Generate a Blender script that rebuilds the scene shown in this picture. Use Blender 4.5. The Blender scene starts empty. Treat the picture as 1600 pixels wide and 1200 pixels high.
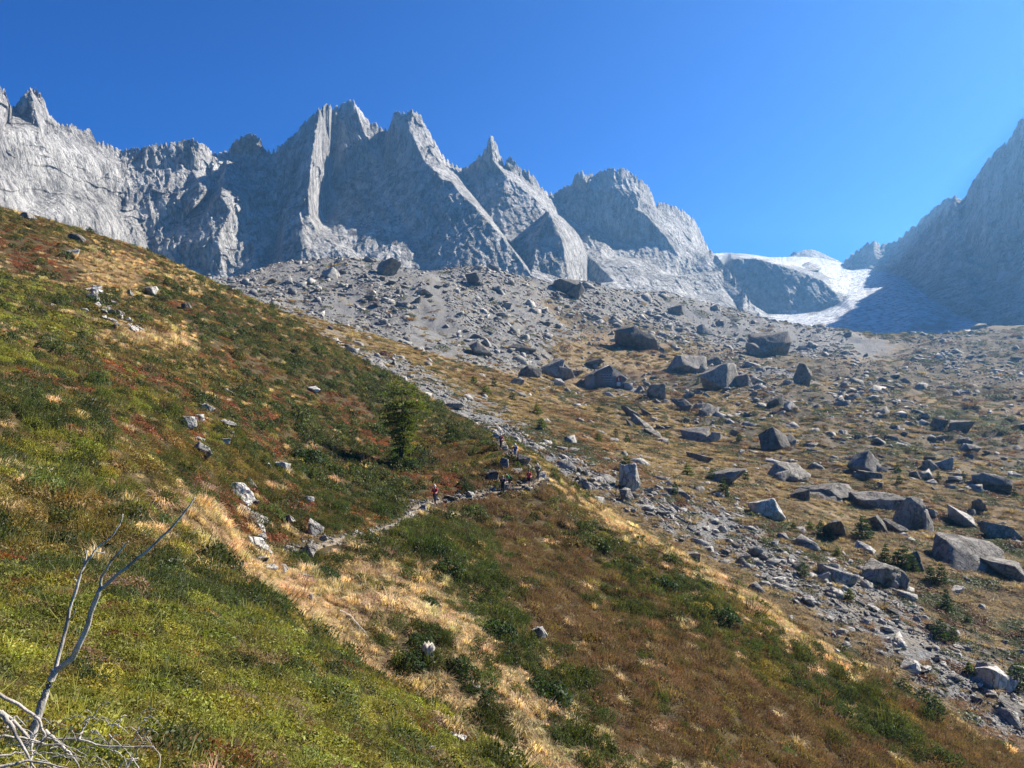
import bpy, bmesh, math, random
import numpy as np
from mathutils import Vector, Matrix, Euler

scene = bpy.context.scene
# ------------------------------------------------------------------ camera, sky, sun, exposure
F = 1200.0                                     # focal length in pixels of the 1600 x 1200 photograph
cam_d = bpy.data.cameras.new('camera')
cam = bpy.data.objects.new('camera', cam_d)
scene.collection.objects.link(cam)
cam.location = (0, 0, 0)
cam.rotation_euler = (math.radians(90), 0, 0)  # level, looking along +Y
cam_d.sensor_width = 36.0
cam_d.lens = 36.0 * F / 1600.0
cam_d.clip_start = 0.1
cam_d.clip_end = 30000.0
scene.camera = cam

SUN_AZ, SUN_EL = math.radians(60), math.radians(37)   # azimuth to the right of the view direction
world = bpy.data.worlds.new('World')
scene.world = world
world.use_nodes = True
wn = world.node_tree
wn.nodes.clear()
w_out = wn.nodes.new('ShaderNodeOutputWorld')
w_bg = wn.nodes.new('ShaderNodeBackground')
w_sky = wn.nodes.new('ShaderNodeTexSky')
w_sky.sky_type = 'NISHITA'
w_sky.sun_disc = False
w_sky.sun_elevation = SUN_EL
w_sky.sun_rotation = SUN_AZ
w_sky.altitude = 3000
w_sky.air_density = 1.0
w_sky.dust_density = 0.0
w_sky.ozone_density = 2.0
w_bg.inputs['Strength'].default_value = 0.05
w_hs = wn.nodes.new('ShaderNodeHueSaturation')
w_hs.inputs['Saturation'].default_value = 1.6
wn.links.new(w_sky.outputs[0], w_hs.inputs['Color'])
w_tint = wn.nodes.new('ShaderNodeMix')            # the deep alpine blue of this sky
w_tint.data_type = 'RGBA'; w_tint.blend_type = 'MULTIPLY'
w_tint.inputs[0].default_value = 1.0
w_tint.inputs[7].default_value = (0.08, 0.70, 1.14, 1)
wn.links.new(w_hs.outputs[0], w_tint.inputs[6])
wn.links.new(w_tint.outputs[2], w_bg.inputs['Color'])
wn.links.new(w_bg.outputs[0], w_out.inputs['Surface'])

sun_d = bpy.data.lights.new('sun', 'SUN')
sun_d.energy = 5.0
sun_d.angle = math.radians(0.5)
sun_d.color = (1.0, 0.93, 0.82)
sun = bpy.data.objects.new('sun', sun_d)
scene.collection.objects.link(sun)
SUN = Vector((math.sin(SUN_AZ) * math.cos(SUN_EL), math.cos(SUN_AZ) * math.cos(SUN_EL), math.sin(SUN_EL)))
sun.rotation_euler = SUN.to_track_quat('Z', 'Y').to_euler()
sun.location = (60, 20, 80)

vs = scene.view_settings
vs.view_transform = 'Standard'
vs.look = 'None'
vs.exposure = 1.35
vs.gamma = 1.0
vs.use_curve_mapping = False
cy = scene.cycles
cy.max_bounces = 6
cy.diffuse_bounces = 2
cy.transmission_bounces = 3
cy.transparent_max_bounces = 4
cy.volume_bounces = 0
cy.use_denoising = True
cy.caustics_reflective = False
cy.caustics_refractive = False

# ------------------------------------------------------------------ helpers
rng = np.random.default_rng(11)
random.seed(11)
PERM = np.random.default_rng(3).permutation(512).astype(np.int64)
GRAD = np.random.default_rng(4).normal(size=(512, 3))
GRAD /= np.linalg.norm(GRAD, axis=1)[:, None]

def pnoise(x, y, z=0.0):
    """gradient noise, roughly -1..1"""
    x, y, z = np.broadcast_arrays(np.asarray(x, float), np.asarray(y, float), np.asarray(z, float))
    xi, yi, zi = np.floor(x).astype(np.int64), np.floor(y).astype(np.int64), np.floor(z).astype(np.int64)
    xf, yf, zf = x - xi, y - yi, z - zi
    u, v, w = [t * t * t * (t * (t * 6 - 15) + 10) for t in (xf, yf, zf)]
    def g(i, j, k):
        h = PERM[(PERM[(PERM[(xi + i) & 511] + yi + j) & 511] + zi + k) & 511]
        gr = GRAD[h]
        return gr[..., 0] * (xf - i) + gr[..., 1] * (yf - j) + gr[..., 2] * (zf - k)
    def lerp(a, b, t):
        return a + (b - a) * t
    return 1.6 * lerp(lerp(lerp(g(0,0,0), g(1,0,0), u), lerp(g(0,1,0), g(1,1,0), u), v),
                      lerp(lerp(g(0,0,1), g(1,0,1), u), lerp(g(0,1,1), g(1,1,1), u), v), w)

def fbm(x, y, z=0.0, octaves=5, gain=0.5, lac=2.05, ridged=False):
    s = 0; a = 1.0; n = 0
    x, y, z = np.asarray(x, float), np.asarray(y, float), np.asarray(z, float)
    for o in range(octaves):
        p = pnoise(x + 17.3 * o, y - 9.1 * o, z + 5.7 * o)
        if ridged:
            p = 1.0 - 2.2 * np.abs(p)
        s = s + a * p; n += a
        a *= gain
        x, y, z = x * lac, y * lac, z * lac
    return s / n

class TPS:
    """thin-plate surface z(x, y) through scattered points"""
    def __init__(self, pts, lam=1e-3):
        p = np.array(pts, float)
        self.sc = 50.0
        self.c = p[:, :2] / self.sc
        n = len(p)
        K = self.k(self.c, self.c) + lam * np.eye(n)
        P = np.hstack([np.ones((n, 1)), self.c])
        A = np.zeros((n + 3, n + 3)); A[:n, :n] = K; A[:n, n:] = P; A[n:, :n] = P.T
        b = np.zeros((n + 3, p.shape[1] - 2)); b[:n] = p[:, 2:]
        self.w = np.linalg.solve(A, b)
    @staticmethod
    def k(a, b):
        r2 = ((a[:, None, :] - b[None, :, :]) ** 2).sum(-1)
        return 0.5 * r2 * np.log(r2 + 1e-12)
    def __call__(self, x, y):
        x = np.asarray(x, float); sh = x.shape
        q = np.stack([x.ravel(), np.asarray(y, float).ravel()], 1) / self.sc
        out = np.empty((len(q), self.w.shape[1]))
        n = len(self.c)
        for i in range(0, len(q), 20000):
            qq = q[i:i + 20000]
            out[i:i + 20000] = self.k(qq, self.c) @ self.w[:n] + self.w[n] + qq @ self.w[n + 1:]
        return out[:, 0].reshape(sh) if out.shape[1] == 1 else out.reshape(sh + (-1,))

def P3(px, py, d):
    """the point at photograph pixel (px, py) and d metres ahead"""
    return ((px - 800.0) / F * d, d, (600.0 - py) / F * d)

def prop(o, label=None, cat=None, group=None, kind=None):
    if label: o['label'] = label
    if cat: o['category'] = cat
    if group: o['group'] = group
    if kind: o['kind'] = kind
    return o

COL = scene.collection
def mesh_data(name, verts, faces, mats=(), smooth=False):
    """fast mesh from arrays; faces is an (n,3) or (n,4) array, or a list of such"""
    if not isinstance(faces, list): faces = [faces]
    faces = [np.asarray(f, np.int32) for f in faces if len(f)]
    me = bpy.data.meshes.new(name)
    verts = np.asarray(verts, np.float32)
    nl = sum(f.size for f in faces); nf = sum(len(f) for f in faces)
    me.vertices.add(len(verts)); me.vertices.foreach_set('co', verts.ravel())
    me.loops.add(nl); me.loops.foreach_set('vertex_index', np.concatenate([f.ravel() for f in faces]))
    me.polygons.add(nf)
    tot = np.concatenate([np.full(len(f), f.shape[1], np.int32) for f in faces])
    me.polygons.foreach_set('loop_start', np.concatenate([[0], np.cumsum(tot)[:-1]]).astype(np.int32))
    me.polygons.foreach_set('loop_total', tot)
    if smooth: me.polygons.foreach_set('use_smooth', np.ones(nf, bool))
    for m in mats: me.materials.append(m)
    me.update(calc_edges=True)
    return me

def mesh_obj(name, verts, faces, mat=None, parent=None, smooth=False):
    o = bpy.data.objects.new(name, mesh_data(name, verts, faces, [mat] if mat else [], smooth))
    COL.objects.link(o)
    if parent: o.parent = parent
    return o

def grid_faces(nr, nc):
    i = np.arange(nr * nc).reshape(nr, nc)
    return np.stack([i[:-1, :-1], i[:-1, 1:], i[1:, 1:], i[1:, :-1]], -1).reshape(-1, 4)

def vattr(me, name, data):
    """float (n,) or colour (n,3) attribute on the vertices"""
    data = np.asarray(data, np.float32)
    if data.ndim == 1:
        a = me.attributes.new(name, 'FLOAT', 'POINT'); a.data.foreach_set('value', data)
    else:
        a = me.attributes.new(name, 'FLOAT_VECTOR', 'POINT'); a.data.foreach_set('vector', data.ravel())

# ---- node material helper
class NT:
    def __init__(self, name):
        self.m = bpy.data.materials.new(name); self.m.use_nodes = True
        self.t = self.m.node_tree; self.t.nodes.clear()
        self.out = self.t.nodes.new('ShaderNodeOutputMaterial')
    def n(self, typ, inp=None, **kw):
        nd = self.t.nodes.new('ShaderNode' + typ)
        for k, v in kw.items(): setattr(nd, k, v)
        for k, v in (inp or {}).items():
            s = nd.inputs[k]
            if isinstance(v, bpy.types.NodeSocket): self.t.links.new(v, s)
            elif isinstance(v, bpy.types.Node): self.t.links.new(v.outputs[0], s)
            else: s.default_value = v
        return nd
    def noise(self, vec, scale, detail=4, rough=0.55, dist=0.0):
        return self.n('TexNoise', {'Vector': vec, 'Scale': scale, 'Detail': detail, 'Roughness': rough, 'Distortion': dist}).outputs[0]
    def ramp(self, fac, *stops, interp='LINEAR'):
        r = self.n('ValToRGB', {'Fac': fac}); cr = r.color_ramp; cr.interpolation = interp
        while len(cr.elements) < len(stops): cr.elements.new(0.5)
        for e, (p, c) in zip(cr.elements, stops):
            e.position = p
            e.color = (c, c, c, 1) if isinstance(c, (int, float)) else tuple(c) + (1,)
        return r.outputs[0]
    def mix(self, fac, a, b, blend='MIX'):
        x = self.n('Mix', data_type='RGBA', blend_type=blend)
        for s, v in ((x.inputs[0], fac), (x.inputs[6], a), (x.inputs[7], b)):
            if isinstance(v, bpy.types.NodeSocket): self.t.links.new(v, s)
            else: s.default_value = v if isinstance(v, (int, float)) else (tuple(v) + (1,) if len(v) == 3 else v)
        return x.outputs[2]
    def math(self, op, a, b=0.0, clamp=False):
        x = self.n('Math', operation=op, use_clamp=clamp)
        for s, v in ((x.inputs[0], a), (x.inputs[1], b)):
            if isinstance(v, bpy.types.NodeSocket): self.t.links.new(v, s)
            else: s.default_value = v
        return x.outputs[0]
    def attr(self, name, out='Fac', typ='GEOMETRY'):
        return self.n('Attribute', attribute_name=name, attribute_type=typ).outputs[out]
    def pos(self, scale=(1, 1, 1), rot=(0, 0, 0), obj=False):
        c = self.n('TexCoord').outputs['Object'] if obj else self.n('NewGeometry').outputs['Position']
        return self.n('Mapping', {'Vector': c, 'Scale': scale, 'Rotation': rot}).outputs[0]
    def bump(self, h, strength=0.5, dist=1.0):
        return self.n('Bump', {'Height': h, 'Strength': strength, 'Distance': dist}).outputs[0]
    def principled(self, color, rough=0.85, normal=None, spec=0.3, **kw):
        b = self.n('BsdfPrincipled', {'Roughness': rough, 'Specular IOR Level': spec})
        s = b.inputs['Base Color']
        if isinstance(color, bpy.types.NodeSocket): self.t.links.new(color, s)
        else: s.default_value = tuple(color) + (1,)
        if normal is not None: self.t.links.new(normal, b.inputs['Normal'])
        for k, v in kw.items(): b.inputs[k.replace('_', ' ')].default_value = v
        self.t.links.new(b.outputs[0], self.out.inputs['Surface'])
        return self.m
def plain(name, color, rough=0.8, **kw):
    return NT(name).principled(color, rough, **kw)
# ------------------------------------------------------------------ the near hillside: surveyed points (pixel, distance)
HILL = """0,1200,3.8 0,1000,7 0,850,13 0,700,26 0,600,42 0,500,68 0,420,100 0,338,150
200,1200,4.5 200,1000,8 200,850,16 200,700,33 200,600,55 200,500,85 200,430,118 200,382,145
300,850,19 300,900,13 300,780,33 300,700,45 300,600,70 300,500,105 300,428,148
400,1200,5.5 400,1050,8.5 400,960,13 400,885,36 440,860,42 380,770,47 400,700,58 400,600,88 400,520,122 400,474,150
500,1200,6.2 500,1100,8.2 500,1020,11 500,930,34 520,847,46 500,760,60 500,680,78 500,600,105 500,534,142
600,1200,7 600,1120,9 600,1088,10.5 600,1050,30 600,950,35 600,826,53 600,740,74 600,660,100 600,592,130
680,1200,8 680,1150,9.4 750,1160,28.5 750,1080,31 750,1000,37 750,900,48 750,850,56 750,775,70 750,720,84 750,672,100
850,1200,28.5 850,1100,35 850,1000,43 850,900,55 850,830,65 850,768,73 850,738,77 800,705,84 780,686,92
1000,1200,31 1000,1100,38 1000,1000,47 1000,900,60 1000,838,70
1200,1200,36 1200,1100,43.5 1200,1020,52 1200,966,60
1400,1200,42 1400,1130,49 1400,1090,54
1600,1250,44 1600,1205,48 900,776,77 1100,900,65 1300,1028,57 1500,1148,51"""
hp = [P3(*map(float, t.split(','))) for t in HILL.split()]
# ground round the camera, and the far side of the rib
hp += [(0, 0, -2.5), (-6, 0, 0.1), (4, 0, -4.4), (0, -8, -2.4), (-12, -4, 2.5), (9, 2, -8.2), (16, 14, -14.5), (3, 12, -7.2), (10, 22, -13.5),
       (-30, 5, 7), (-70, 40, 27), (-120, 90, 50), (-150, 160, 68), (-1.5, 16, -7.4), (0.5, 20, -10.5), (-4.5, 21, -8.2), (-7, 22, -7.0), (24, 30, -20), (40, 30, -28)]
for px, py, d in [(0,338,150),(200,382,145),(300,428,148),(400,474,150),(500,534,142),(600,592,130),(680,636,114)]:
    x, y, z = P3(px, py, d)
    hp.append((x * 1.0 + 6, y + 16, z - 5.0)); hp.append((x + 14, y + 40, z - 22.0))
for px, py, d in [(750,672,100),(850,738,77),(1000,838,70),(1200,966,60),(1400,1090,54),(1600,1205,48)]:
    x, y, z = P3(px, py, d)
    hp.append((x + 4, y + 9, z - 2.8)); hp.append((x + 12, y + 28, z - 14.0))
hill_tps = TPS(hp, 2e-4)

def hill_z(x, y):
    z = hill_tps(x, y)
    r = np.hypot(x, y)
    a = np.clip((r - 2) / 14, 0.12, 1)
    z = z + a * (0.55 * pnoise(x / 13, y / 13, 1.3) + 0.30 * pnoise(x / 4.6, y / 4.6, 4.1) + 0.16 * np.abs(pnoise(x / 1.9, y / 1.9, 7.7)))
    return z

# ------------------------------------------------------------------ the boulder valley and the moraine
VALLEY = """1600,1200,62 1600,1130,70 1500,1062,76 1400,990,83 1300,940,87 1200,895,92 1100,842,100 1000,790,108 900,742,116 850,712,122 780,660,140 700,615,165 600,560,195 500,512,235 400,478,285 300,450,340
1600,1000,90 1600,900,110 1500,850,125 1400,850,118 1300,800,140 1200,760,152 1100,720,172 1000,690,195 950,650,240 830,608,275 880,630,255
1600,750,190 1500,740,185 1400,700,230 1300,690,220 1200,640,290 1100,640,290 1010,612,350 945,609,372 900,600,380 750,575,320 1050,572,430 1150,590,400
1600,640,330 1500,640,320 1400,600,420 1300,600,400 1250,560,520 1600,570,560 1500,570,540 1400,525,780 1500,520,840 1600,527,860 1300,512,860 1200,505,820
650,545,320 700,560,320 500,470,420 600,500,400 420,450,440 350,445,500 400,426,540 450,416,555 530,412,570 600,419,580 660,428,590 720,416,610 780,428,630 830,440,650 900,440,690 1000,455,770 1100,478,850
700,480,440 800,500,470 800,550,390 900,530,470 900,480,590 1000,525,540 1000,490,660 1100,540,560 1100,510,690"""
vp = [P3(*map(float, t.split(','))) for t in VALLEY.split()]
for px, py, d in [(350,445,500),(400,426,540),(530,412,570),(600,419,580),(720,416,610),(830,440,650),(900,440,690),(1000,455,770),(1100,478,850),(1200,505,820),(1300,512,860),(1400,525,780),(1500,520,840),(1600,527,860)]:
    x, y, z = P3(px, py, d)
    vp.append((x * 1.04, y * 1.04 + 10, z - 6)); vp.append((x * 1.15, y * 1.15, z - 25))
vp += [(90, 60, -36), (140, 110, -27), (220, 190, -18), (330, 300, -2), (480, 420, 25), (60, 30, -38), (700, 800, 60), (-30, 90, -12), (-200, 420, 60), (-330, 600, 90)]
valley_tps = TPS(vp, 3e-4)
def valley_z(x, y):
    z = valley_tps(x, y)
    r = np.hypot(x, y)
    a = np.clip(r / 200, 0.5, 1.6)
    return z + a * (1.5 * pnoise(x / 34, y / 34, 2.2) + 1.2 * pnoise(x / 13, y / 13, 6.1) + 0.55 * pnoise(x / 5, y / 5, 9.1))

def ground_z(x, y):
    return np.maximum(hill_z(x, y), valley_z(x, y))

def cast(px, py, fn, d0=2.5, d1=1000.0, n=420):
    """where the line of sight through pixels px, py first meets the ground fn; distances d (nan: never)"""
    px = np.atleast_1d(np.asarray(px, float)); py = np.atleast_1d(np.asarray(py, float))
    ds = np.geomspace(d0, d1, n)
    u = (px - 800) / F; v = (600 - py) / F
    D = ds[None, :]
    below = fn(u[:, None] * D, np.broadcast_to(D, (len(u), n))) > v[:, None] * D
    hit = below.any(1); i = np.clip(below.argmax(1), 1, n - 1)
    lo, hi = ds[i - 1], ds[i]
    for _ in range(14):
        m = 0.5 * (lo + hi); b = fn(u * m, m) > v * m
        hi = np.where(b, m, hi); lo = np.where(b, lo, m)
    d = np.where(hit, 0.5 * (lo + hi), np.nan)
    return u * d, d, v * d

def polar_sheet(name, fn, a0, a1, na, r0, r1, nr, cx, cyy, mat):
    th = np.radians(np.linspace(a0, a1, na)); r = np.geomspace(r0, r1, nr)
    R, T = np.meshgrid(r, th, indexing='ij')
    X = cx + R * np.sin(T); Y = cyy + R * np.cos(T)
    Z = fn(X, Y)
    o = mesh_obj(name, np.stack([X, Y, Z], -1).reshape(-1, 3), grid_faces(nr, na)[:, ::-1], mat, smooth=True)
    prop(o, kind='structure')
    return o, X, Y, Z
# ------------------------------------------------------------------ the mountains: outline and relief points, each with its own distance
def tri_interp(ctrl, edges, qx, qy):
    """linear interpolation of ctrl (px, py, depth) over a constrained triangulation"""
    from mathutils.geometry import delaunay_2d_cdt
    c = np.array(ctrl, float)
    vo, _, fo, ov, _, _ = delaunay_2d_cdt([Vector((a, b)) for a, b, _ in ctrl], edges, [], 0, 1e-4)
    dep = []
    for i, src in enumerate(ov):
        if src: dep.append(c[src[0], 2])
        else:
            w = 1.0 / (1e-6 + (c[:, 0] - vo[i][0]) ** 2 + (c[:, 1] - vo[i][1]) ** 2)
            dep.append((w * c[:, 2]).sum() / w.sum())
    out = np.full(qx.shape, np.nan)
    for f in fo:
        (x0, y0), (x1, y1), (x2, y2) = [vo[k] for k in f]
        den = (y1 - y2) * (x0 - x2) + (x2 - x1) * (y0 - y2)
        if abs(den) < 1e-9: continue
        sel = np.nonzero((qx >= min(x0, x1, x2) - .01) & (qx <= max(x0, x1, x2) + .01) & (qy >= min(y0, y1, y2) - .01) & (qy <= max(y0, y1, y2) + .01))
        a = ((y1 - y2) * (qx[sel] - x2) + (x2 - x1) * (qy[sel] - y2)) / den
        b = ((y2 - y0) * (qx[sel] - x2) + (x0 - x2) * (qy[sel] - y2)) / den
        ok = (a >= -1e-4) & (b >= -1e-4) & (a + b <= 1.0002)
        val = a * dep[f[0]] + b * dep[f[1]] + (1 - a - b) * dep[f[2]]
        idx = tuple(s[ok] for s in sel)
        out[idx] = val[ok]
    return out

def parse(s):
    return [tuple(map(float, t.split(','))) for t in s.split()]

def facets(u, w, k):
    """blocky relief: every cell is a tilted slab, with a step or crack at its border"""
    iu, iw = np.floor(u).astype(np.int64), np.floor(w).astype(np.int64)
    best = np.full(u.shape, 9e9); val = np.zeros(u.shape)
    for a in (-1, 0, 1):
        for b in (-1, 0, 1):
            h = PERM[(PERM[(iu + a) & 511] + iw + b + 37 * k) & 511]
            g = GRAD[h]; h2 = GRAD[(h * 7 + 13 + k) & 511]
            du = u - (iu + a + .5 + .45 * g[..., 0] * 1.3); dw = w - (iw + b + .5 + .45 * g[..., 1] * 1.3)
            d = np.maximum(np.abs(du + .2 * dw), np.abs(dw)) + .25 * np.hypot(du, dw)
            m = d < best
            best = np.where(m, d, best)
            val = np.where(m, .28 * g[..., 2] + 1.1 * h2[..., 0] * du + .9 * h2[..., 1] * dw, val)
    return val

def mountain(name, lines, skyline, bottom, step, nrow, mat, jag=2.0, rough=1.0, back=260.0, smooth_px=0.0, seed=0.0, ribs=1.0, warp=1.0):
    """lines: polylines of (px, py, depth): ridges and gullies. skyline: (px, py, depth) from left to right; bottom: the same along the foot"""
    ctrl = []; edges = []; seen = {}
    def add(p):
        k = (round(p[0], 1), round(p[1], 1))
        if k not in seen:
            seen[k] = len(ctrl); ctrl.append(p)
        return seen[k]
    for ln in [skyline, bottom] + lines:
        ids = [add(p) for p in ln]
        edges += [(a, b) for a, b in zip(ids, ids[1:]) if a != b]
    sk = np.array(skyline); bo = np.array(bottom)
    px = np.arange(sk[0, 0], sk[-1, 0] + step * .5, step)
    top = np.interp(px, sk[:, 0], sk[:, 1]); bot = np.interp(px, bo[:, 0], bo[:, 1])
    t = np.linspace(0, 1, nrow)
    PX = np.broadcast_to(px, (nrow, len(px))).copy()
    PY = top + (bot - top) * t[:, None]
    D = tri_interp(ctrl, edges, PX, np.clip(PY, top + 0.02, bot - 0.02))
    for _ in range(40):
        bad = np.isnan(D)
        if not bad.any(): break
        Dp = np.pad(D, 1, mode='edge')
        st = np.stack([Dp[:-2, 1:-1], Dp[2:, 1:-1], Dp[1:-1, :-2], Dp[1:-1, 2:]])
        cnt = (~np.isnan(st)).sum(0)
        mean = np.where(cnt > 0, np.nansum(st, 0) / np.maximum(cnt, 1), np.nan)
        D = np.where(bad, mean, D)
    for _ in range(int(smooth_px)):
        Dp = np.pad(D, 1, mode='edge')
        D = (Dp[:-2, 1:-1] + Dp[2:, 1:-1] + Dp[1:-1, :-2] + Dp[1:-1, 2:] + 4 * D) / 8
    X = (PX - 800) / F * D; Z = (600 - PY) / F * D; Y = D.copy()
    s = seed
    # rock structure: buttress and gully relief, slab steps, cracks
    wx = X + warp * 30 * fbm(X / 160, Y / 160, Z / 160 + s, 3); wz = Z + warp * 30 * fbm(X / 140 + 9, Y / 140, Z / 140 + s, 3)
    rel = 11 * fbm(wx / 130, Y / 160, wz / 240 + s, 3)
    rel += ribs * 4.5 * facets((wx + .3 * wz) / 50 + s + .35 * pnoise(X / 40, Z / 40, s), (wz - .3 * wx) / 100 + .3 * pnoise(X / 50, Z / 50, s + 5), 1)
    rel += ribs * 5.8 * facets((wx - .45 * wz) / 24 + s + .3 * pnoise(X / 20, Z / 20, s), (wz + .3 * wx) / 52, 2)
    rel += 3.4 * facets((X + .2 * Z) / 9 + s, Z / 24, 3)
    rel += ribs * 3.6 * fbm((wx + .25 * wz) / 20, Y / 90, (wz - .25 * wx) / 150 + s, 4, ridged=True)
    rel += 2.0 * fbm(X / 8, Y / 8, Z / 13 + s, 3)
    fade = np.clip(t[:, None] * (bot - top) / 10.0, 0.25, 1)
    dd = -rough * rel * fade
    Y = Y + dd; X = X * (1 + dd / D); Z = Z * (1 + dd / D)     # keep the outline where it was traced
    # broken crest
    jg = jag * (1.5 * fbm(px / 7.0 + s, 0.3 * s, 0.0, 5, .6, ridged=True) - 0.35)
    sink = np.exp(-np.maximum(PY - top, 0) / 7.0)
    Z = Z + sink * jg * D / F
    # the far side
    nb = 5
    bk = [ (X[0] * (1 + back * k / nb / D[0]) , Y[0] + back * k / nb, Z[0] - back * 1.1 * (k / nb) ** 1.2 * (1 + .15 * pnoise(px / 23, k, s))) for k in range(nb, 0, -1)]
    X = np.vstack([b[0] for b in bk] + [X]); Y = np.vstack([b[1] for b in bk] + [Y]); Z = np.vstack([b[2] for b in bk] + [Z])
    o = mesh_obj(name, np.stack([X, Y, Z], -1).reshape(-1, 3), grid_faces(*X.shape), mat)
    return prop(o, kind='structure')

M_GRANITE = None
def granite_mat(name, base=(0.71, 0.685, 0.645), dark=(0.17, 0.17, 0.175)):
    g = NT(name)
    p = g.pos()
    streak = g.noise(g.pos((1, 1, 0.10), (0, 0.16, 0)), 0.045, 9, 0.7)
    patch = g.noise(p, 0.011, 6, 0.62)
    fine = g.noise(g.pos((1, 1, 0.35), (0, 0.35, 0)), 0.16, 8, 0.78)
    crk = g.noise(g.pos((1, 1, 0.16), (0, 0.45, 0)), 0.028, 7, 0.62, 0.6)
    crk2 = g.noise(g.pos((1, 1, 0.4), (0, -0.7, 0)), 0.03, 7, 0.6, 0.8)
    c = g.mix(g.ramp(patch, (0.38, 0.0), (0.62, 1.0)), (0.51, 0.49, 0.455), base)
    c = g.mix(1.0, c, g.ramp(streak, (0.36, 0.5), (0.45, 0.86), (0.54, 1.05), (0.66, 1.2)), 'MULTIPLY')
    c = g.mix(1.0, c, g.ramp(fine, (0.34, 0.62), (0.5, 1.0), (0.66, 1.25)), 'MULTIPLY')
    for q in (crk, crk2):
        d = g.math('ABSOLUTE', g.math('SUBTRACT', q, 0.5))
        c = g.mix(1.0, c, g.ramp(d, (0.0, 0.38), (0.012, 0.7), (0.03, 1.0)), 'MULTIPLY')
    b = g.math('ADD', g.noise(g.pos((1, 1, 0.35), (0, 0.35, 0)), 0.16, 8, 0.72), g.math('MULTIPLY', g.noise(g.pos((1, 1, .6), (0, -0.6, 0)), 0.06, 6, 0.7), 1.4))
    return g.principled(c, 0.9, g.bump(b, 1.0, 16.0), 0.15)
M_GRANITE = granite_mat('granite')

SKY_MAIN = parse("""-90,175,1130 -40,128,1120 0,139,1130 8,141,1140 14,160,1150 20,173,1230 38,150,1230 48,141,1240 62,146,1260 70,165,1290 78,185,1310 90,195,1330 104,198,1345 115,197,1360 125,207,1380 140,206,1400 150,222,1415 165,228,1430 180,234,1440 188,238,1445 205,236,1450 222,235,1455 230,232,1455 250,228,1470 275,226,1490 300,220,1505 312,224,1510 325,235,1530 332,242,1545 350,240,1580 356,242,1580 362,228,1570 375,216,1570 392,212,1580 405,218,1590 413,236,1610 425,238,1615 440,230,1610 460,210,1605 480,190,1595 494,178,1585 506,168,1600 516,167,1625 519,173,1730 530,168,1745 545,162,1745 552,158,1750 558,170,1765 566,180,1780 575,192,1790 585,196,1790 600,205,1780 607,207,1740 613,190,1750 614,180,1745 630,178,1735 645,176,1735 658,183,1760 668,205,1770 680,225,1775 692,245,1775 706,258,1785 712,263,1790 722,268,1820 732,262,1810 740,258,1800 752,245,1790 758,235,1785 764,220,1785 767,213,1790 775,228,1800 783,245,1815 788,262,1840 792,252,1830 797,246,1830 808,262,1840 815,268,1850 825,268,1850 835,280,1860 845,295,1870 855,303,1900 868,305,1960 880,296,1960 893,293,1950 898,278,1940 908,270,1940 918,275,1950 930,276,1970 940,268,1965 960,266,1955 972,265,1960 985,273,1975 1000,283,1990 1012,293,2010 1020,310,2040 1024,320,2060 1045,322,2080 1070,335,2120 1085,348,2140 1095,365,2150 1102,382,2160 1108,391,2150 1120,404,1950 1132,420,1850 1150,438,1740 1162,462,1640 1192,503,1500""")
BOT_MAIN = parse("-90,470,1000 0,470,1010 200,470,1300 340,470,1330 470,470,1350 570,470,1330 700,470,1340 800,470,1340 900,470,1330 950,520,1240 1050,520,1260 1120,520,1280 1192,520,1420")
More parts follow.
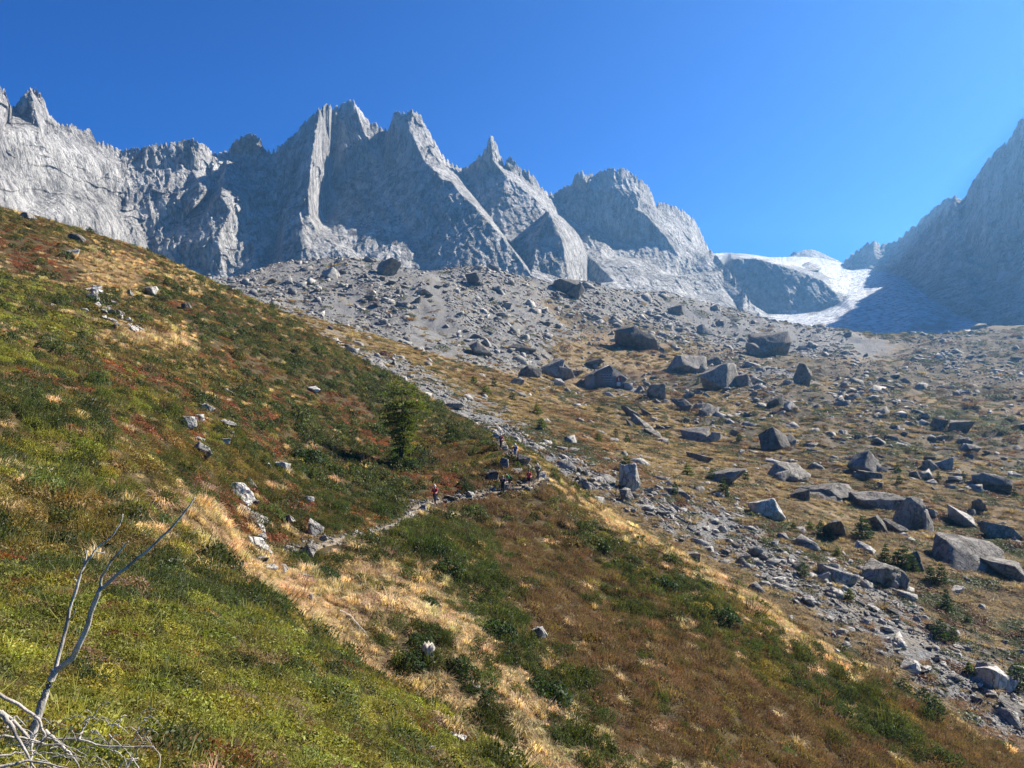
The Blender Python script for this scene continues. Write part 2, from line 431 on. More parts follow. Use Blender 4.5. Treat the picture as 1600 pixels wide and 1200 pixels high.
L_MAIN = [parse(s) for s in [
    # wall on the left, facing the sun
    "0,210,1110 60,220,1200 130,245,1320 190,262,1420 230,262,1455", "0,340,1040 90,340,1140 150,345,1240 185,350,1335 235,395,1370", "48,141,1240 62,200,1215 60,220,1200",
    "100,290,1230 160,300,1340", "230,232,1455 215,270,1440 190,320,1390", "250,228,1470 262,262,1470 245,290,1440 215,330,1400", "300,220,1505 300,265,1500 330,268,1535",
    "332,242,1545 332,300,1490 290,340,1440 235,395,1370", "413,236,1610 400,300,1540 380,360,1470 350,430,1390",
    "285,310,1445 300,325,1418 318,300,1450 345,305,1450", "310,350,1420 340,370,1395 360,330,1440",
    # the first tower: left flank, sunlit pillar, prow
    "500,174,1588 488,240,1545 481,300,1520 484,340,1500 498,370,1475 520,385,1455 545,398,1440 572,412,1410",
    "440,230,1610 440,300,1570 430,380,1500 420,440,1410", "519,173,1730 519,240,1715 518,300,1680 507,340,1610 520,365,1520 545,385,1490 568,408,1455",
    "450,310,1540 445,345,1495 440,420,1400", "462,312,1520 472,350,1475 490,372,1468", "445,345,1495 480,400,1410 490,440,1370",
    # great wall between the towers
    "552,158,1750 540,200,1725 520,222,1720", "552,158,1750 572,215,1720 577,240,1735 575,250,1740", "519,240,1715 545,235,1700 575,250,1740 600,260,1720",
    "520,365,1520 560,330,1610 600,300,1660 640,360,1560 660,420,1440", "600,205,1780 600,260,1720 600,300,1660",
    # the second tower and its long sunlit edge
    "645,176,1735 640,205,1705 650,225,1690 662,250,1665 690,280,1625 706,284,1612 720,303,1590 745,325,1555 768,352,1510 800,388,1465 830,430,1400",
    "660,195,1750 672,228,1738 690,258,1715 712,280,1685 735,305,1640 752,328,1590 775,355,1555 798,380,1510",
    "614,180,1745 612,215,1730 600,260,1720", "640,300,1625 700,340,1545 740,400,1440",
    # gully, needle and its flank
    "712,263,1790 735,300,1740 770,345,1650 800,385,1560 828,420,1480", "767,213,1790 770,250,1765 790,275,1755 812,290,1755 835,310,1745 855,330,1720",
    "767,213,1790 780,250,1800 800,268,1815 830,290,1830 850,310,1840 858,330,1800", "780,330,1680 830,360,1620 848,340,1680",
    # the leaning pyramid
    "858,332,1560 866,350,1540 878,375,1510 884,400,1490 888,438,1460", "858,332,1560 880,345,1610 900,366,1640 910,400,1620 917,440,1600", "858,332,1560 840,370,1530 832,420,1450",
    # the dome
    "868,305,1960 880,340,1900 905,368,1850 918,400,1760 920,440,1650", "908,270,1940 925,300,1930 930,276,1970", "930,300,1935 960,290,1925 1000,310,1925 1018,325,1960 1024,320,2060",
    "960,322,1905 990,325,1900 1012,338,1895 1040,370,1892 1060,400,1880 1066,430,1850", "925,345,1915 960,375,1888 1000,380,1882 1030,383,1885", "1018,325,1960 1045,350,1985 1080,380,1990 1100,400,1960 1110,425,1850",
    "920,372,1840 945,378,1850 960,400,1815 1010,405,1820 1050,430,1790", "930,410,1680 980,410,1690 1000,425,1650 1060,432,1690 1110,428,1760",
    "920,440,1560 960,440,1560 1010,455,1540 1060,460,1560 1090,480,1500 1125,495,1420", "1075,437,1690 1090,460,1640 1130,480,1530 1160,500,1440", "1110,428,1790 1130,450,1720 1150,475,1620",
]]

SKY_RIGHT = parse("""1318,409,2450 1335,396,2400 1355,383,2350 1362,380,2330 1375,383,2330 1385,385,2320 1405,375,2260 1420,362,2210 1440,345,2150 1450,335,2110 1465,322,2070 1480,312,2020 1490,308,2000 1508,312,1980 1515,295,1930 1525,278,1900 1535,265,1870 1548,245,1830 1560,235,1800 1575,222,1770 1582,210,1750 1590,195,1730 1600,186,1710 1640,120,1650 1700,60,1580 1800,-20,1500 1950,-80,1400 2150,-60,1300""")
BOT_RIGHT = parse("1318,430,2250 1400,452,1900 1450,475,1600 1500,500,1400 1560,540,1200 1700,560,1050 1900,600,900 2150,640,800")
L_RIGHT = [parse(s) for s in [
    "1362,380,2330 1370,410,2200 1390,430,2050", "1440,345,2150 1420,400,2080 1440,440,1850", "1490,308,2000 1480,380,1900 1470,440,1720", "1508,312,1980 1500,370,1870 1510,430,1680 1530,500,1330",
    "1560,235,1800 1540,320,1780 1550,390,1680 1570,440,1550 1580,510,1230", "1600,186,1710 1590,280,1680 1620,380,1560 1640,480,1250", "1700,60,1580 1690,250,1480 1740,450,1150", "1800,-20,1500 1830,250,1280 1880,480,1000",
    "1535,400,1720 1525,440,1640 1545,480,1440",
]]
SKY_GLAC = parse("1095,403,2350 1115,396,2360 1140,395,2370 1165,397,2390 1182,399,2400 1200,402,2420 1222,402,2450 1240,401,2480 1262,402,2500 1285,404,2500 1312,410,2480 1330,414,2420 1372,414,2250 1420,420,2150 1480,440,2000 1560,470,1800 1700,500,1600 1900,520,1400")
BOT_GLAC = parse("1095,540,1250 1190,540,1150 1300,540,1080 1400,540,1020 1500,540,1000 1600,540,980 1900,560,900")
L_GLAC = [parse(s) for s in [
    "1130,415,1880 1145,404,1850 1180,402,1840 1220,414,1810 1255,425,1790 1285,438,1760 1303,455,1720 1314,472,1660", "1150,440,1800 1165,468,1760 1200,490,1730 1240,492,1700 1280,487,1680 1306,478,1660",
    "1190,398,2100 1235,412,2000 1275,425,1960 1310,440,1880 1322,462,1700", "1190,496,1560 1240,500,1500 1290,494,1480 1330,485,1450", "1330,430,2100 1350,450,1850 1360,475,1550 1340,500,1350", "1195,510,1380 1260,512,1330 1330,510,1280",
    "1372,414,2250 1400,445,1800 1430,480,1450 1440,515,1200", "1500,480,1550 1520,510,1250",
]]
SKY_KNOB = parse("1234,400,3000 1240,393,3000 1246,395,3010 1256,391,3020 1270,390,3020 1285,396,3030 1298,402,3040 1315,410,3050")
BOT_KNOB = parse("1234,425,2850 1270,425,2820 1315,425,2900")
SKY_NUN = parse("1250,418,2080 1256,412,2090 1264,409,2100 1272,412,2100 1282,419,2090")
BOT_NUN = parse("1250,422,1960 1266,423,1940 1282,422,1960")

def ice_mat():
    g = NT('glacier_ice')
    wv = g.n('TexWave', {'Vector': g.pos((1, 1, 1), (0, 0, 0.9)), 'Scale': 0.016, 'Distortion': 14.0, 'Detail': 6.0, 'Detail Scale': 1.6, 'Detail Roughness': 0.7}).outputs[1]
    fine = g.noise(g.pos((1, .35, 1), (0, 0, -0.7)), 0.045, 9, 0.78)
    dirt = g.noise(g.pos((1, .3, 1), (0, 0, -0.5)), 0.009, 7, 0.7)
    snow = g.mix(g.ramp(fine, (0.33, 0.0), (0.50, 1.0)), (0.26, 0.28, 0.31), (0.85, 0.87, 0.89))
    snow = g.mix(g.ramp(wv, (0.08, 0.8), (0.28, 0.0)), snow, (0.24, 0.24, 0.26))
    snow = g.mix(g.ramp(dirt, (0.54, 0.0), (0.68, 0.6)), snow, (0.32, 0.32, 0.31))
    rk = g.mix(g.ramp(g.noise(g.pos((1, 1, .15), (0, .2, 0)), 0.05, 8, 0.75), (.35, 0.), (.65, 1.)), (0.15, 0.155, 0.16), (0.52, 0.52, 0.51))
    # where bare rock and rubble lie in the ice
    w = g.math('ADD', g.attr('rock'), g.math('MULTIPLY', g.math('SUBTRACT', g.noise(g.pos((1, .45, 1), (0, 0, -.6)), 0.016, 9, 0.75), 0.5), 1.7))
    c = g.mix(g.ramp(w, (0.42, 0.0), (0.56, 1.0)), snow, rk)
    b = g.math('ADD', g.math('MULTIPLY', fine, 1.5), g.math('MULTIPLY', wv, 0.8))
    return g.principled(c, 0.75, g.bump(b, 0.9, 8.0), 0.25)
# ------------------------------------------------------------------ what grows or lies where (zones read at photograph pixels, kept as places on the ground)
HZ = """G:50,1150 200,1150 350,1150 500,1150 650,1190 100,1000 250,1000 400,1030 500,1060 50,900 380,965 560,1095 150,770 60,720 250,640 50,500 120,510 40,450 230,620 20,560 130,700 330,960 450,1020 160,1080
D:150,885 290,905 340,925 400,540 450,560 520,600 350,500 480,650 520,690 560,600 600,612 680,650 720,680 580,760 500,745 520,790 620,775 650,830 700,820 660,865 740,900 760,960 800,1010 850,1080 870,1150 960,880 1050,895 1100,955 930,845 1300,1100 1400,1150 480,880 650,1005 640,1035 730,1060 760,1135 690,1080 600,1010 120,470 20,640 240,820 260,460 460,700 640,720 1010,960 900,1090 830,1060
O:50,800 250,760 220,560 300,560 200,500 150,360 300,720 330,650 380,720 740,720 1200,1050 870,790 900,800 380,600 470,590 100,850 200,800 680,690 1000,870 1130,940 90,370 440,540 550,560
R:200,690 100,600 60,590 150,640 20,400 70,425 40,380 260,690 430,620 400,680 550,640 650,745 450,770 430,805 560,800 690,760 360,820 300,480 350,560 240,590 400,640 500,620 480,800 340,790 600,690 180,600 290,640 1150,990
B:700,720 800,830 850,800 820,900 880,950 950,1000 900,880 1000,930 1050,1000 1100,1100 950,1100 1000,1150 1200,1180 1500,1185 1080,1040 920,1050 870,1000 1150,1130 850,860 780,800 1250,1130 1350,1180
T:340,862 310,858 400,892 450,925 520,960 560,1000 620,1062 560,905 620,925 680,980 720,1030 770,1095 700,1110 800,1150 850,1190 480,950 590,950 640,960 760,1060 810,1100 180,440 250,530 160,412 965,815 1110,905 1220,975 950,808 370,885 600,1040 660,1060"""
VZ = """S:600,565 650,592 700,620 750,650 800,680 850,705 905,735 950,765 1020,792 1050,812 1100,842 1150,852 1200,880 1250,902 1300,932 1350,972 1400,1002 1450,1040 1500,1062 1550,1092 1600,1122 1100,800 1180,840 1350,930 1420,960 1500,1010 400,440 450,430 500,450 550,480 600,450 600,520 650,450 700,500 650,530 720,430 750,480 800,470 850,500 850,530 900,460 500,490 560,440 660,490 780,510 740,540 800,560 1000,480 1050,500 1100,500 950,470 1250,540 1200,580 1350,540
T:660,562 690,572 720,590 770,592 860,600 900,640 950,650 1000,650 870,662 920,690 980,735 1050,730 1150,775 1200,785 1300,792 1350,862 1450,822 1400,885 1500,930 1480,785 1600,960 830,620 1020,700 930,785 985,815 1060,860 1120,895 1200,940 1300,1000 1400,1070 1500,1130 1000,560 900,550 1100,620 1250,770 1420,850 960,560 840,640 1560,900
M:1100,660 1200,680 1300,650 1400,640 1500,600 1600,600 1500,680 1550,720 1300,580 1450,560 1250,620 1250,740 1580,780 1550,1010 900,500 1000,510 960,600 1080,600 1150,570 1350,700 1400,740 1550,550 1450,530
D:865,700 920,712 885,690 1290,870 1240,830 1480,950 1570,985 1600,1000 980,640 1550,840 1390,700 1530,660"""
def zone_pts(s, fn):
    X, Y, K = [], [], []
    for ln in s.strip().split('\n'):
        k, rest = ln.split(':')
        q = np.array([tuple(map(float, t.split(','))) for t in rest.split()])
        x, y, z = cast(q[:, 0], q[:, 1], fn, n=260)
        ok = ~np.isnan(x)
        X += list(x[ok]); Y += list(y[ok]); K += [k] * int(ok.sum())
    return np.array(X), np.array(Y), np.array(K)
def hill_only(x, y): return hill_tps(x, y)
def valley_only(x, y): return valley_tps(x, y)
hzx, hzy, hzk = zone_pts(HZ, hill_only)
vzx, vzy, vzk = zone_pts(VZ, valley_only)
def zone_weights(x, y, zx, zy, zk, kinds, wob):
    """share of every kind at (x, y); distances measured relative to how far away the place is"""
    r = np.hypot(x, y)[:, None] + 4
    wx = x + wob * r[:, 0] * fbm(x / (.1 * r[:, 0]) , y / (.1 * r[:, 0]), 3.3, 4, .62); wy = y + wob * r[:, 0] * fbm(x / (.1 * r[:, 0]) + 40, y / (.1 * r[:, 0]), 8.3, 4, .62)
    d2 = ((wx[:, None] - zx) ** 2 + (.55 * (wy[:, None] - zy)) ** 2) / r ** 2
    w = 1 / (d2 + 6e-5) ** 1.35
    tot = w.sum(1)
    return np.stack([w[:, zk == k].sum(1) / tot for k in kinds], 1)
HK, VK = list('GDORBT'), list('STMD')

# ------------------------------------------------------------------ ground materials
def hill_mat():
    g = NT('hill_soil')
    n = g.noise(g.pos(), 1.6, 6, 0.65); n2 = g.noise(g.pos(), 14.0, 4, 0.6)
    c = g.mix(g.ramp(n, (0.35, 0.0), (0.65, 1.0)), (0.045, 0.035, 0.018), (0.10, 0.075, 0.035))
    tan = g.mix(n2, (0.20, 0.13, 0.06), (0.36, 0.25, 0.12))
    c = g.mix(g.ramp(g.attr('tan'), (0.5, 0.0), (0.85, 0.8)), c, tan)
    return g.principled(c, 0.95, g.bump(n2, 0.8, 0.06), 0.1)
def valley_mat():
    g = NT('valley_turf')
    n = g.noise(g.pos(), 0.10, 7, 0.68); n2 = g.noise(g.pos(), 0.55, 6, 0.7); n3 = g.noise(g.pos(), 0.03, 5, 0.6); n4 = g.noise(g.pos(), 2.2, 4, 0.7)
    tan = g.mix(g.ramp(n2, (0.3, 0.0), (0.7, 1.0)), (0.15, 0.10, 0.055), (0.40, 0.30, 0.16))
    tan = g.mix(g.ramp(n3, (0.50, 0.0), (0.66, 0.6)), tan, (0.20, 0.105, 0.05))
    mixd = g.mix(g.ramp(n, (0.4, 0.0), (0.6, 1.0)), (0.085, 0.075, 0.05), (0.21, 0.165, 0.11))
    grn = g.mix(n2, (0.03, 0.038, 0.016), (0.085, 0.085, 0.03))
    scr = g.mix(g.ramp(n4, (0.3, 0.0), (0.7, 1.0)), (0.11, 0.108, 0.10), (0.33, 0.32, 0.30))
    scr = g.mix(g.ramp(n, (0.5, 0.0), (0.68, 0.65)), scr, (0.27, 0.21, 0.13))
    wob = g.math('MULTIPLY', g.math('SUBTRACT', g.math('ADD', n, g.math('MULTIPLY', n2, 0.7)), 0.85), 1.5)
    def m(name): return g.ramp(g.math('ADD', g.attr(name), wob), (0.38, 0.0), (0.62, 1.0))
    c = g.mix(m('mixed'), tan, mixd)
    c = g.mix(m('dark'), c, grn)
    c = g.mix(m('scree'), c, scr)
    return g.principled(c, 0.95, g.bump(g.math('ADD', n2, g.math('MULTIPLY', n4, 0.5)), 0.9, 0.9), 0.12)
M_HILL, M_VALLEY = hill_mat(), valley_mat()
mountain('mountain_range', L_MAIN, SKY_MAIN, BOT_MAIN, 1.4, 270, M_GRANITE, jag=7.5)
mountain('mountain', L_RIGHT, SKY_RIGHT, BOT_RIGHT, 2.4, 170, M_GRANITE, jag=7.0, rough=1.6, seed=31.0)
mountain('mountain', [], SKY_KNOB, BOT_KNOB, 1.2, 24, M_GRANITE, jag=1.0, seed=7.0, rough=.7)
M_ICE = ice_mat()
gl = mountain('glacier', L_GLAC, SKY_GLAC, BOT_GLAC, 1.5, 150, M_ICE, jag=0.5, rough=0.5, smooth_px=2, seed=50.0)
mountain('rock_island', [], SKY_NUN, BOT_NUN, 1.2, 14, M_GRANITE, jag=.6, seed=9.0, rough=.5, back=60)
def glac_rock():
    me = gl.data; n = len(me.vertices)
    co = np.empty(n * 3, np.float32); me.vertices.foreach_get('co', co); co = co.reshape(-1, 3)
    qx = 800 + F * co[:, 0] / co[:, 1]; qy = 600 - F * co[:, 2] / co[:, 1]
    pts = np.array(parse("1110,397,0 1180,399,0 1230,405,0 1290,412,0 1140,410,.9 1180,412,1 1220,422,1 1260,435,1 1290,455,1 1300,470,.9 1170,440,1 1200,470,1 1250,470,1 1280,480,.9 1180,490,.7 1240,496,.1 1300,494,0 1330,480,0 1330,440,0 1350,430,.05 1310,450,.2 1360,420,.2 1400,430,.28 1450,450,.34 1390,460,.28 1360,500,.25 1420,490,.34 1500,500,.42 1600,510,.5 1450,520,.48 1270,512,.3 1200,512,.5 1330,512,.4 1420,460,.3 1380,478,.3 1800,520,.8"))
    d2 = (qx[:, None] - pts[None, :, 0]) ** 2 + (1.8 * (qy[:, None] - pts[None, :, 1])) ** 2
    w = 1 / (d2 + 25) ** 1.6
    vattr(me, 'rock', (w * pts[:, 2]).sum(1) / w.sum(1))
glac_rock()
hill, hX, hY, hZ = polar_sheet('hillside', hill_z, -62, 75, 720, 1.2, 260, 420, 0, -1.0, M_HILL)
valley, vX, vY, vZ = polar_sheet('valley_floor', valley_z, -42, 52, 700, 30, 1100, 420, 0, 0, M_VALLEY)

wv_ = np.concatenate([zone_weights(a, b, vzx, vzy, vzk, VK, .02) for a, b in zip(np.array_split(vX.ravel(), 12), np.array_split(vY.ravel(), 12))])
for i, nm in ((0, 'scree'), (2, 'mixed'), (3, 'dark')): vattr(valley.data, nm, wv_[:, i])
wh_ = np.concatenate([zone_weights(a, b, hzx, hzy, hzk, HK, .02) for a, b in zip(np.array_split(hX.ravel(), 16), np.array_split(hY.ravel(), 16))])
vattr(hill.data, 'tan', wh_[:, 5])
# ------------------------------------------------------------------ ground cover: small clumps set out over the ground
def leaf_mat(name, trans=0.35, rough=0.55, spec=0.25):
    """colour comes from each clump's own tint"""
    g = NT(name)
    tint = g.attr('tint', 'Vector', 'INSTANCER')
    v = g.attr('shade')
    c = g.mix(1.0, tint, g.ramp(v, (0.0, 0.45), (1.0, 1.55)), 'MULTIPLY')
    b = g.n('BsdfPrincipled', {'Base Color': c, 'Roughness': rough, 'Specular IOR Level': spec})
    tr = g.n('BsdfTranslucent', {'Color': g.mix(1.0, c, (1.25, 1.2, 0.6), 'MULTIPLY')})
    mx = g.n('MixShader', {0: trans, 1: b, 2: tr})
    g.t.links.new(mx.outputs[0], g.out.inputs['Surface'])
    return g.m
M_LEAF, M_GRASS, M_TWIG = leaf_mat('shrub_leaf', 0.38), leaf_mat('dry_grass_blade', 0.42, 0.7, 0.1), leaf_mat('heath_twig', 0.25, 0.8, 0.1)

def leaf_clump(n, r, h, ls, rs, flat=0.6, twig=0):
    """n small leaf faces spread through a low dome"""
    R = np.random.default_rng(rs)
    th = R.uniform(0, 2 * np.pi, n); rad = r * np.sqrt(R.uniform(0, 1, n))
    lump = 0.75 + 0.35 * np.sin(3 * th + rs) * (rad / r)
    top = h * np.sqrt(np.maximum(0.02, 1 - (rad / r) ** 2)) * lump
    z = top * (1 - 0.55 * R.uniform(0, 1, n) ** 2.2)
    c = np.stack([rad * np.cos(th), rad * np.sin(th), z], 1)
    nrm = np.stack([np.cos(th) * rad / r * .8, np.sin(th) * rad / r * .8, np.full(n, flat)], 1) + R.normal(0, .55, (n, 3))
    nrm /= np.linalg.norm(nrm, axis=1)[:, None]
    a = np.cross(nrm, R.normal(size=(n, 3))); a /= np.linalg.norm(a, axis=1)[:, None]
    b = np.cross(nrm, a)
    s = ls * R.uniform(.65, 1.35, n)[:, None]
    v = np.stack([c - a * s, c + b * s * .5 + nrm * s * .12, c + a * s, c - b * s * .5 + nrm * s * .12], 1).reshape(-1, 3)
    f = np.arange(4 * n).reshape(n, 4)
    sh = np.repeat(R.uniform(0, 1, n), 4)
    if twig:
        p0 = np.stack([R.uniform(-.5, .5, twig) * r, R.uniform(-.5, .5, twig) * r, np.zeros(twig)], 1)
        p1 = p0 * 1.9 + np.stack([R.normal(0, .15, twig) * r, R.normal(0, .15, twig) * r, h * R.uniform(.8, 1.25, twig)], 1)
        w = np.cross(p1 - p0, R.normal(size=(twig, 3))); w /= np.linalg.norm(w, axis=1)[:, None] / (r * .018)
        v2 = np.stack([p0 - w, p0 + w, p1 + w * .4, p1 - w * .4], 1).reshape(-1, 3)
        f = np.vstack([f, np.arange(4 * twig).reshape(twig, 4) + len(v)]); v = np.vstack([v, v2])
        sh = np.concatenate([sh, np.full(4 * twig, .7)])
    return v, f, sh
def grass_clump(n, r, h, w, rs, droop=.5):
    R = np.random.default_rng(rs)
    th = R.uniform(0, 2 * np.pi, n); r0 = r * .35 * np.sqrt(R.uniform(0, 1, n))
    d = np.stack([np.cos(th), np.sin(th), np.zeros(n)], 1)
    base = d * r0[:, None] + R.normal(0, .06 * r, (n, 3)) * [1, 1, 0]
    hh = h * R.uniform(.55, 1.1, n)[:, None]; out = r * R.uniform(.15, 1, n)[:, None]
    up = np.array([0, 0, 1.0])
    m = base + d * out * .35 + up * hh * .72; t = base + d * out + up * hh * R.uniform(1 - droop, 1.05, n)[:, None]
    sd = np.stack([-np.sin(th + R.normal(0, .6, n)), np.cos(th), np.zeros(n)], 1) * w
    v = np.stack([base - sd, base + sd, m + sd * .8, m - sd * .8, t], 1).reshape(-1, 3)
    k = np.arange(n) * 5
    f4 = np.stack([k, k + 1, k + 2, k + 3], 1); f3 = np.stack([k + 3, k + 2, k + 4], 1)
    return v, [f4, f3], np.repeat(R.uniform(0, 1, n), 5)

def variant_collection(name, meshes, mat):
    c = bpy.data.collections.new(name)
    for i, (v, f, sh) in enumerate(meshes):
        me = mesh_data('%s_%02d' % (name, i), v, f, [mat])
        if sh is not None: vattr(me, 'shade', sh)
        c.objects.link(bpy.data.objects.new('%s_%02d' % (name, i), me))
    return c

def scatter(name, coll, pts, rot, scl, idx, tint, label, cat):
    """one object that carries instanced copies of the collection's meshes"""
    n = len(pts)
    me = bpy.data.meshes.new(name); me.vertices.add(n); me.vertices.foreach_set('co', np.asarray(pts, np.float32).ravel())
    vattr(me, 'rot', rot); vattr(me, 'scl', scl); vattr(me, 'tint', tint)
    a = me.attributes.new('idx', 'INT', 'POINT'); a.data.foreach_set('value', np.asarray(idx, np.int32))
    o = bpy.data.objects.new(name, me); COL.objects.link(o)
    ng = bpy.data.node_groups.new(name, 'GeometryNodeTree')
    ng.interface.new_socket('Geometry', in_out='INPUT', socket_type='NodeSocketGeometry')
    ng.interface.new_socket('Geometry', in_out='OUTPUT', socket_type='NodeSocketGeometry')
    N = ng.nodes.new; L = ng.links.new
    gi, go = N('NodeGroupInput'), N('NodeGroupOutput')
    ci = N('GeometryNodeCollectionInfo'); ci.inputs['Collection'].default_value = coll
    ci.inputs['Separate Children'].default_value = True; ci.inputs['Reset Children'].default_value = True
    ip = N('GeometryNodeInstanceOnPoints'); ip.inputs['Pick Instance'].default_value = True
    def na(nm, t):
        x = N('GeometryNodeInputNamedAttribute'); x.data_type = t; x.inputs['Name'].default_value = nm; return x.outputs['Attribute']
    e2r = N('FunctionNodeEulerToRotation')
    L(na('rot', 'FLOAT_VECTOR'), e2r.inputs[0]); L(e2r.outputs[0], ip.inputs['Rotation'])
    L(na('scl', 'FLOAT_VECTOR'), ip.inputs['Scale']); L(na('idx', 'INT'), ip.inputs['Instance Index'])
    L(gi.outputs[0], ip.inputs['Points']); L(ci.outputs[0], ip.inputs['Instance']); L(ip.outputs[0], go.inputs[0])
    md = o.modifiers.new('scatter', 'NODES'); md.node_group = ng
    return prop(o, label, cat, kind='stuff')

def normals(fn, x, y, e=0.5):
    gx = (fn(x + e, y) - fn(x - e, y)) / (2 * e); gy = (fn(x, y + e) - fn(x, y - e)) / (2 * e)
    return gx, gy
def lean(gx, gy, k, yaw, R):
    """Euler angles that lean k of the way to the slope's normal after a yaw about Z"""
    n = len(gx); out = np.empty((n, 3))
    nx, ny = -gx * k, -gy * k
    ln = np.sqrt(nx * nx + ny * ny + 1)
    # rotation XYZ: R = Rz Ry Rx ; choose axis so that local z -> (nx, ny, 1)/ln
    cyw, syw = np.cos(yaw), np.sin(yaw)
    lx = (nx * cyw + ny * syw) / ln; ly = (-nx * syw + ny * cyw) / ln
    out[:, 0] = np.arcsin(np.clip(-ly, -1, 1)); out[:, 1] = np.arctan2(lx, 1 / ln); out[:, 2] = yaw
    return out

def band_sample(n, a0, a1, radii, share, R):
    """points with the given share between successive radii"""
    share = np.array(share, float); share /= share.sum()
    k = R.choice(len(share), n, p=share); r0 = np.array(radii)[k]; r1 = np.array(radii)[k + 1]
    r = np.sqrt(r0 ** 2 + R.uniform(0, 1, n) * (r1 ** 2 - r0 ** 2)); th = np.radians(R.uniform(a0, a1, n))
    return r * np.sin(th), r * np.cos(th), r

PAL = {'G': ((.095, .11, .022), (.27, .25, .045)), 'D': ((.03, .045, .016), (.085, .098, .03)), 'O': ((.085, .07, .022), (.21, .155, .045)),
       'R': ((.115, .045, .02), (.28, .10, .04)), 'B': ((.11, .072, .044), (.27, .18, .11)), 'T': ((.30, .215, .125), (.55, .42, .265))}
leafy = variant_collection('leafy_clump', [leaf_clump(260, .5, .36, .045, 1), leaf_clump(260, .5, .30, .05, 2), leaf_clump(220, .5, .42, .05, 3), leaf_clump(240, .5, .34, .042, 4, twig=14)], M_LEAF)
fineleaf = variant_collection('fine_clump', [leaf_clump(760, .5, .36, .026, 31), leaf_clump(700, .5, .44, .028, 32, .4, 20), leaf_clump(640, .5, .30, .024, 33, .6, 26), leaf_clump(560, .5, .40, .03, 34, .4, 36)], M_LEAF)
twiggy = variant_collection('twiggy_clump', [leaf_clump(130, .5, .42, .042, 5, .3, 40), leaf_clump(110, .5, .46, .045, 6, .3, 46), leaf_clump(150, .5, .38, .04, 7, .3, 34)], M_TWIG)
grassy = variant_collection('grass_clump', [grass_clump(150, .62, .36, .010, 8, .85), grass_clump(140, .55, .42, .010, 9, .8), grass_clump(160, .7, .30, .011, 10, .95), grass_clump(120, .5, .48, .009, 12, .7)], M_GRASS)

R = np.random.default_rng(21)
path_px = np.array([(452,868),(480,858),(520,846),(560,836),(600,826),(630,812),(645,796),(665,784),(690,781),(720,776),(750,771),(780,768),(810,762),(835,754),(850,744)], float)
pathx, pathy, pathz = cast(path_px[:, 0], path_px[:, 1], hill_z)
path2_px = np.array([(846,748),(838,738),(822,724),(804,716),(796,706),(786,697),(780,688)], float)
path2x, path2y, path2z = cast(path2_px[:, 0], path2_px[:, 1], hill_z)
def path_dist(x, y):
    d = np.full(len(x), 1e9)
    for X, Y in ((pathx, pathy), (path2x, path2y)):
        for i in range(len(X) - 1):
            ax, ay, bx, by = X[i], Y[i], X[i + 1], Y[i + 1]
            t = np.clip(((x - ax) * (bx - ax) + (y - ay) * (by - ay)) / ((bx - ax) ** 2 + (by - ay) ** 2 + 1e-9), 0, 1)
            d = np.minimum(d, np.hypot(x - ax - t * (bx - ax), y - ay - t * (by - ay)))
    return d
def hill_cover(n):
    x, y, r = band_sample(n, -50, 62, [2.2, 6, 14, 30, 60, 100, 175], [3, 6.2, 10.5, 18, 24, 34], R)
    z = hill_z(x, y)
    ok = (z > valley_tps(x, y) - 1.0) & (path_dist(x, y) > .75)
    x, y, z, r = x[ok], y[ok], z[ok], r[ok]
    w = zone_weights(x, y, hzx, hzy, hzk, HK, .05)
    w = w ** 1.1
    w[:, 1] *= np.clip(.85 + 1.1 * fbm(x / (2 + r * .05), y / (2 + r * .05), 12.1, 3), .15, 3)   # patches of darker evergreen shrub
    w[:, 4] *= 1.5
    w[:, 5] *= 1.75
    w[:, 3] *= np.clip(.8 + 1.4 * fbm(x / (1.5 + r * .04), y / (1.5 + r * .04), 31.1, 3), .1, 3)
    w /= w.sum(1)[:, None]
    k = (R.uniform(0, 1, len(x))[:, None] > np.cumsum(w, 1)).sum(1).clip(0, 5)
    gx, gy = normals(hill_z, x, y, .6)
    size = .26 + .6 * np.clip(r / 45, 0, 1) ** .7 + .25 * np.clip((r - 45) / 90, 0, 1)
    size = size * np.exp(R.normal(0, .28, len(x)))
    return x, y, z, r, k, gx, gy, size
x, y, z, r, k, gx, gy, size = hill_cover(92000)
m = len(x); u = R.uniform(0, 1, m) * .7 + .3 * np.clip(.5 + fbm(x / 3, y / 3, 2.0, 2), 0, 1)
lo = np.array([PAL[c][0] for c in HK]); hi = np.array([PAL[c][1] for c in HK])
tint = lo[k] + (hi - lo)[k] * u[:, None]
tint *= np.exp(R.normal(0, .12, (m, 1)))
rot = lean(gx, gy, .65, R.uniform(0, 2 * np.pi, m), R)
near = (r < 15) & (k < 5)
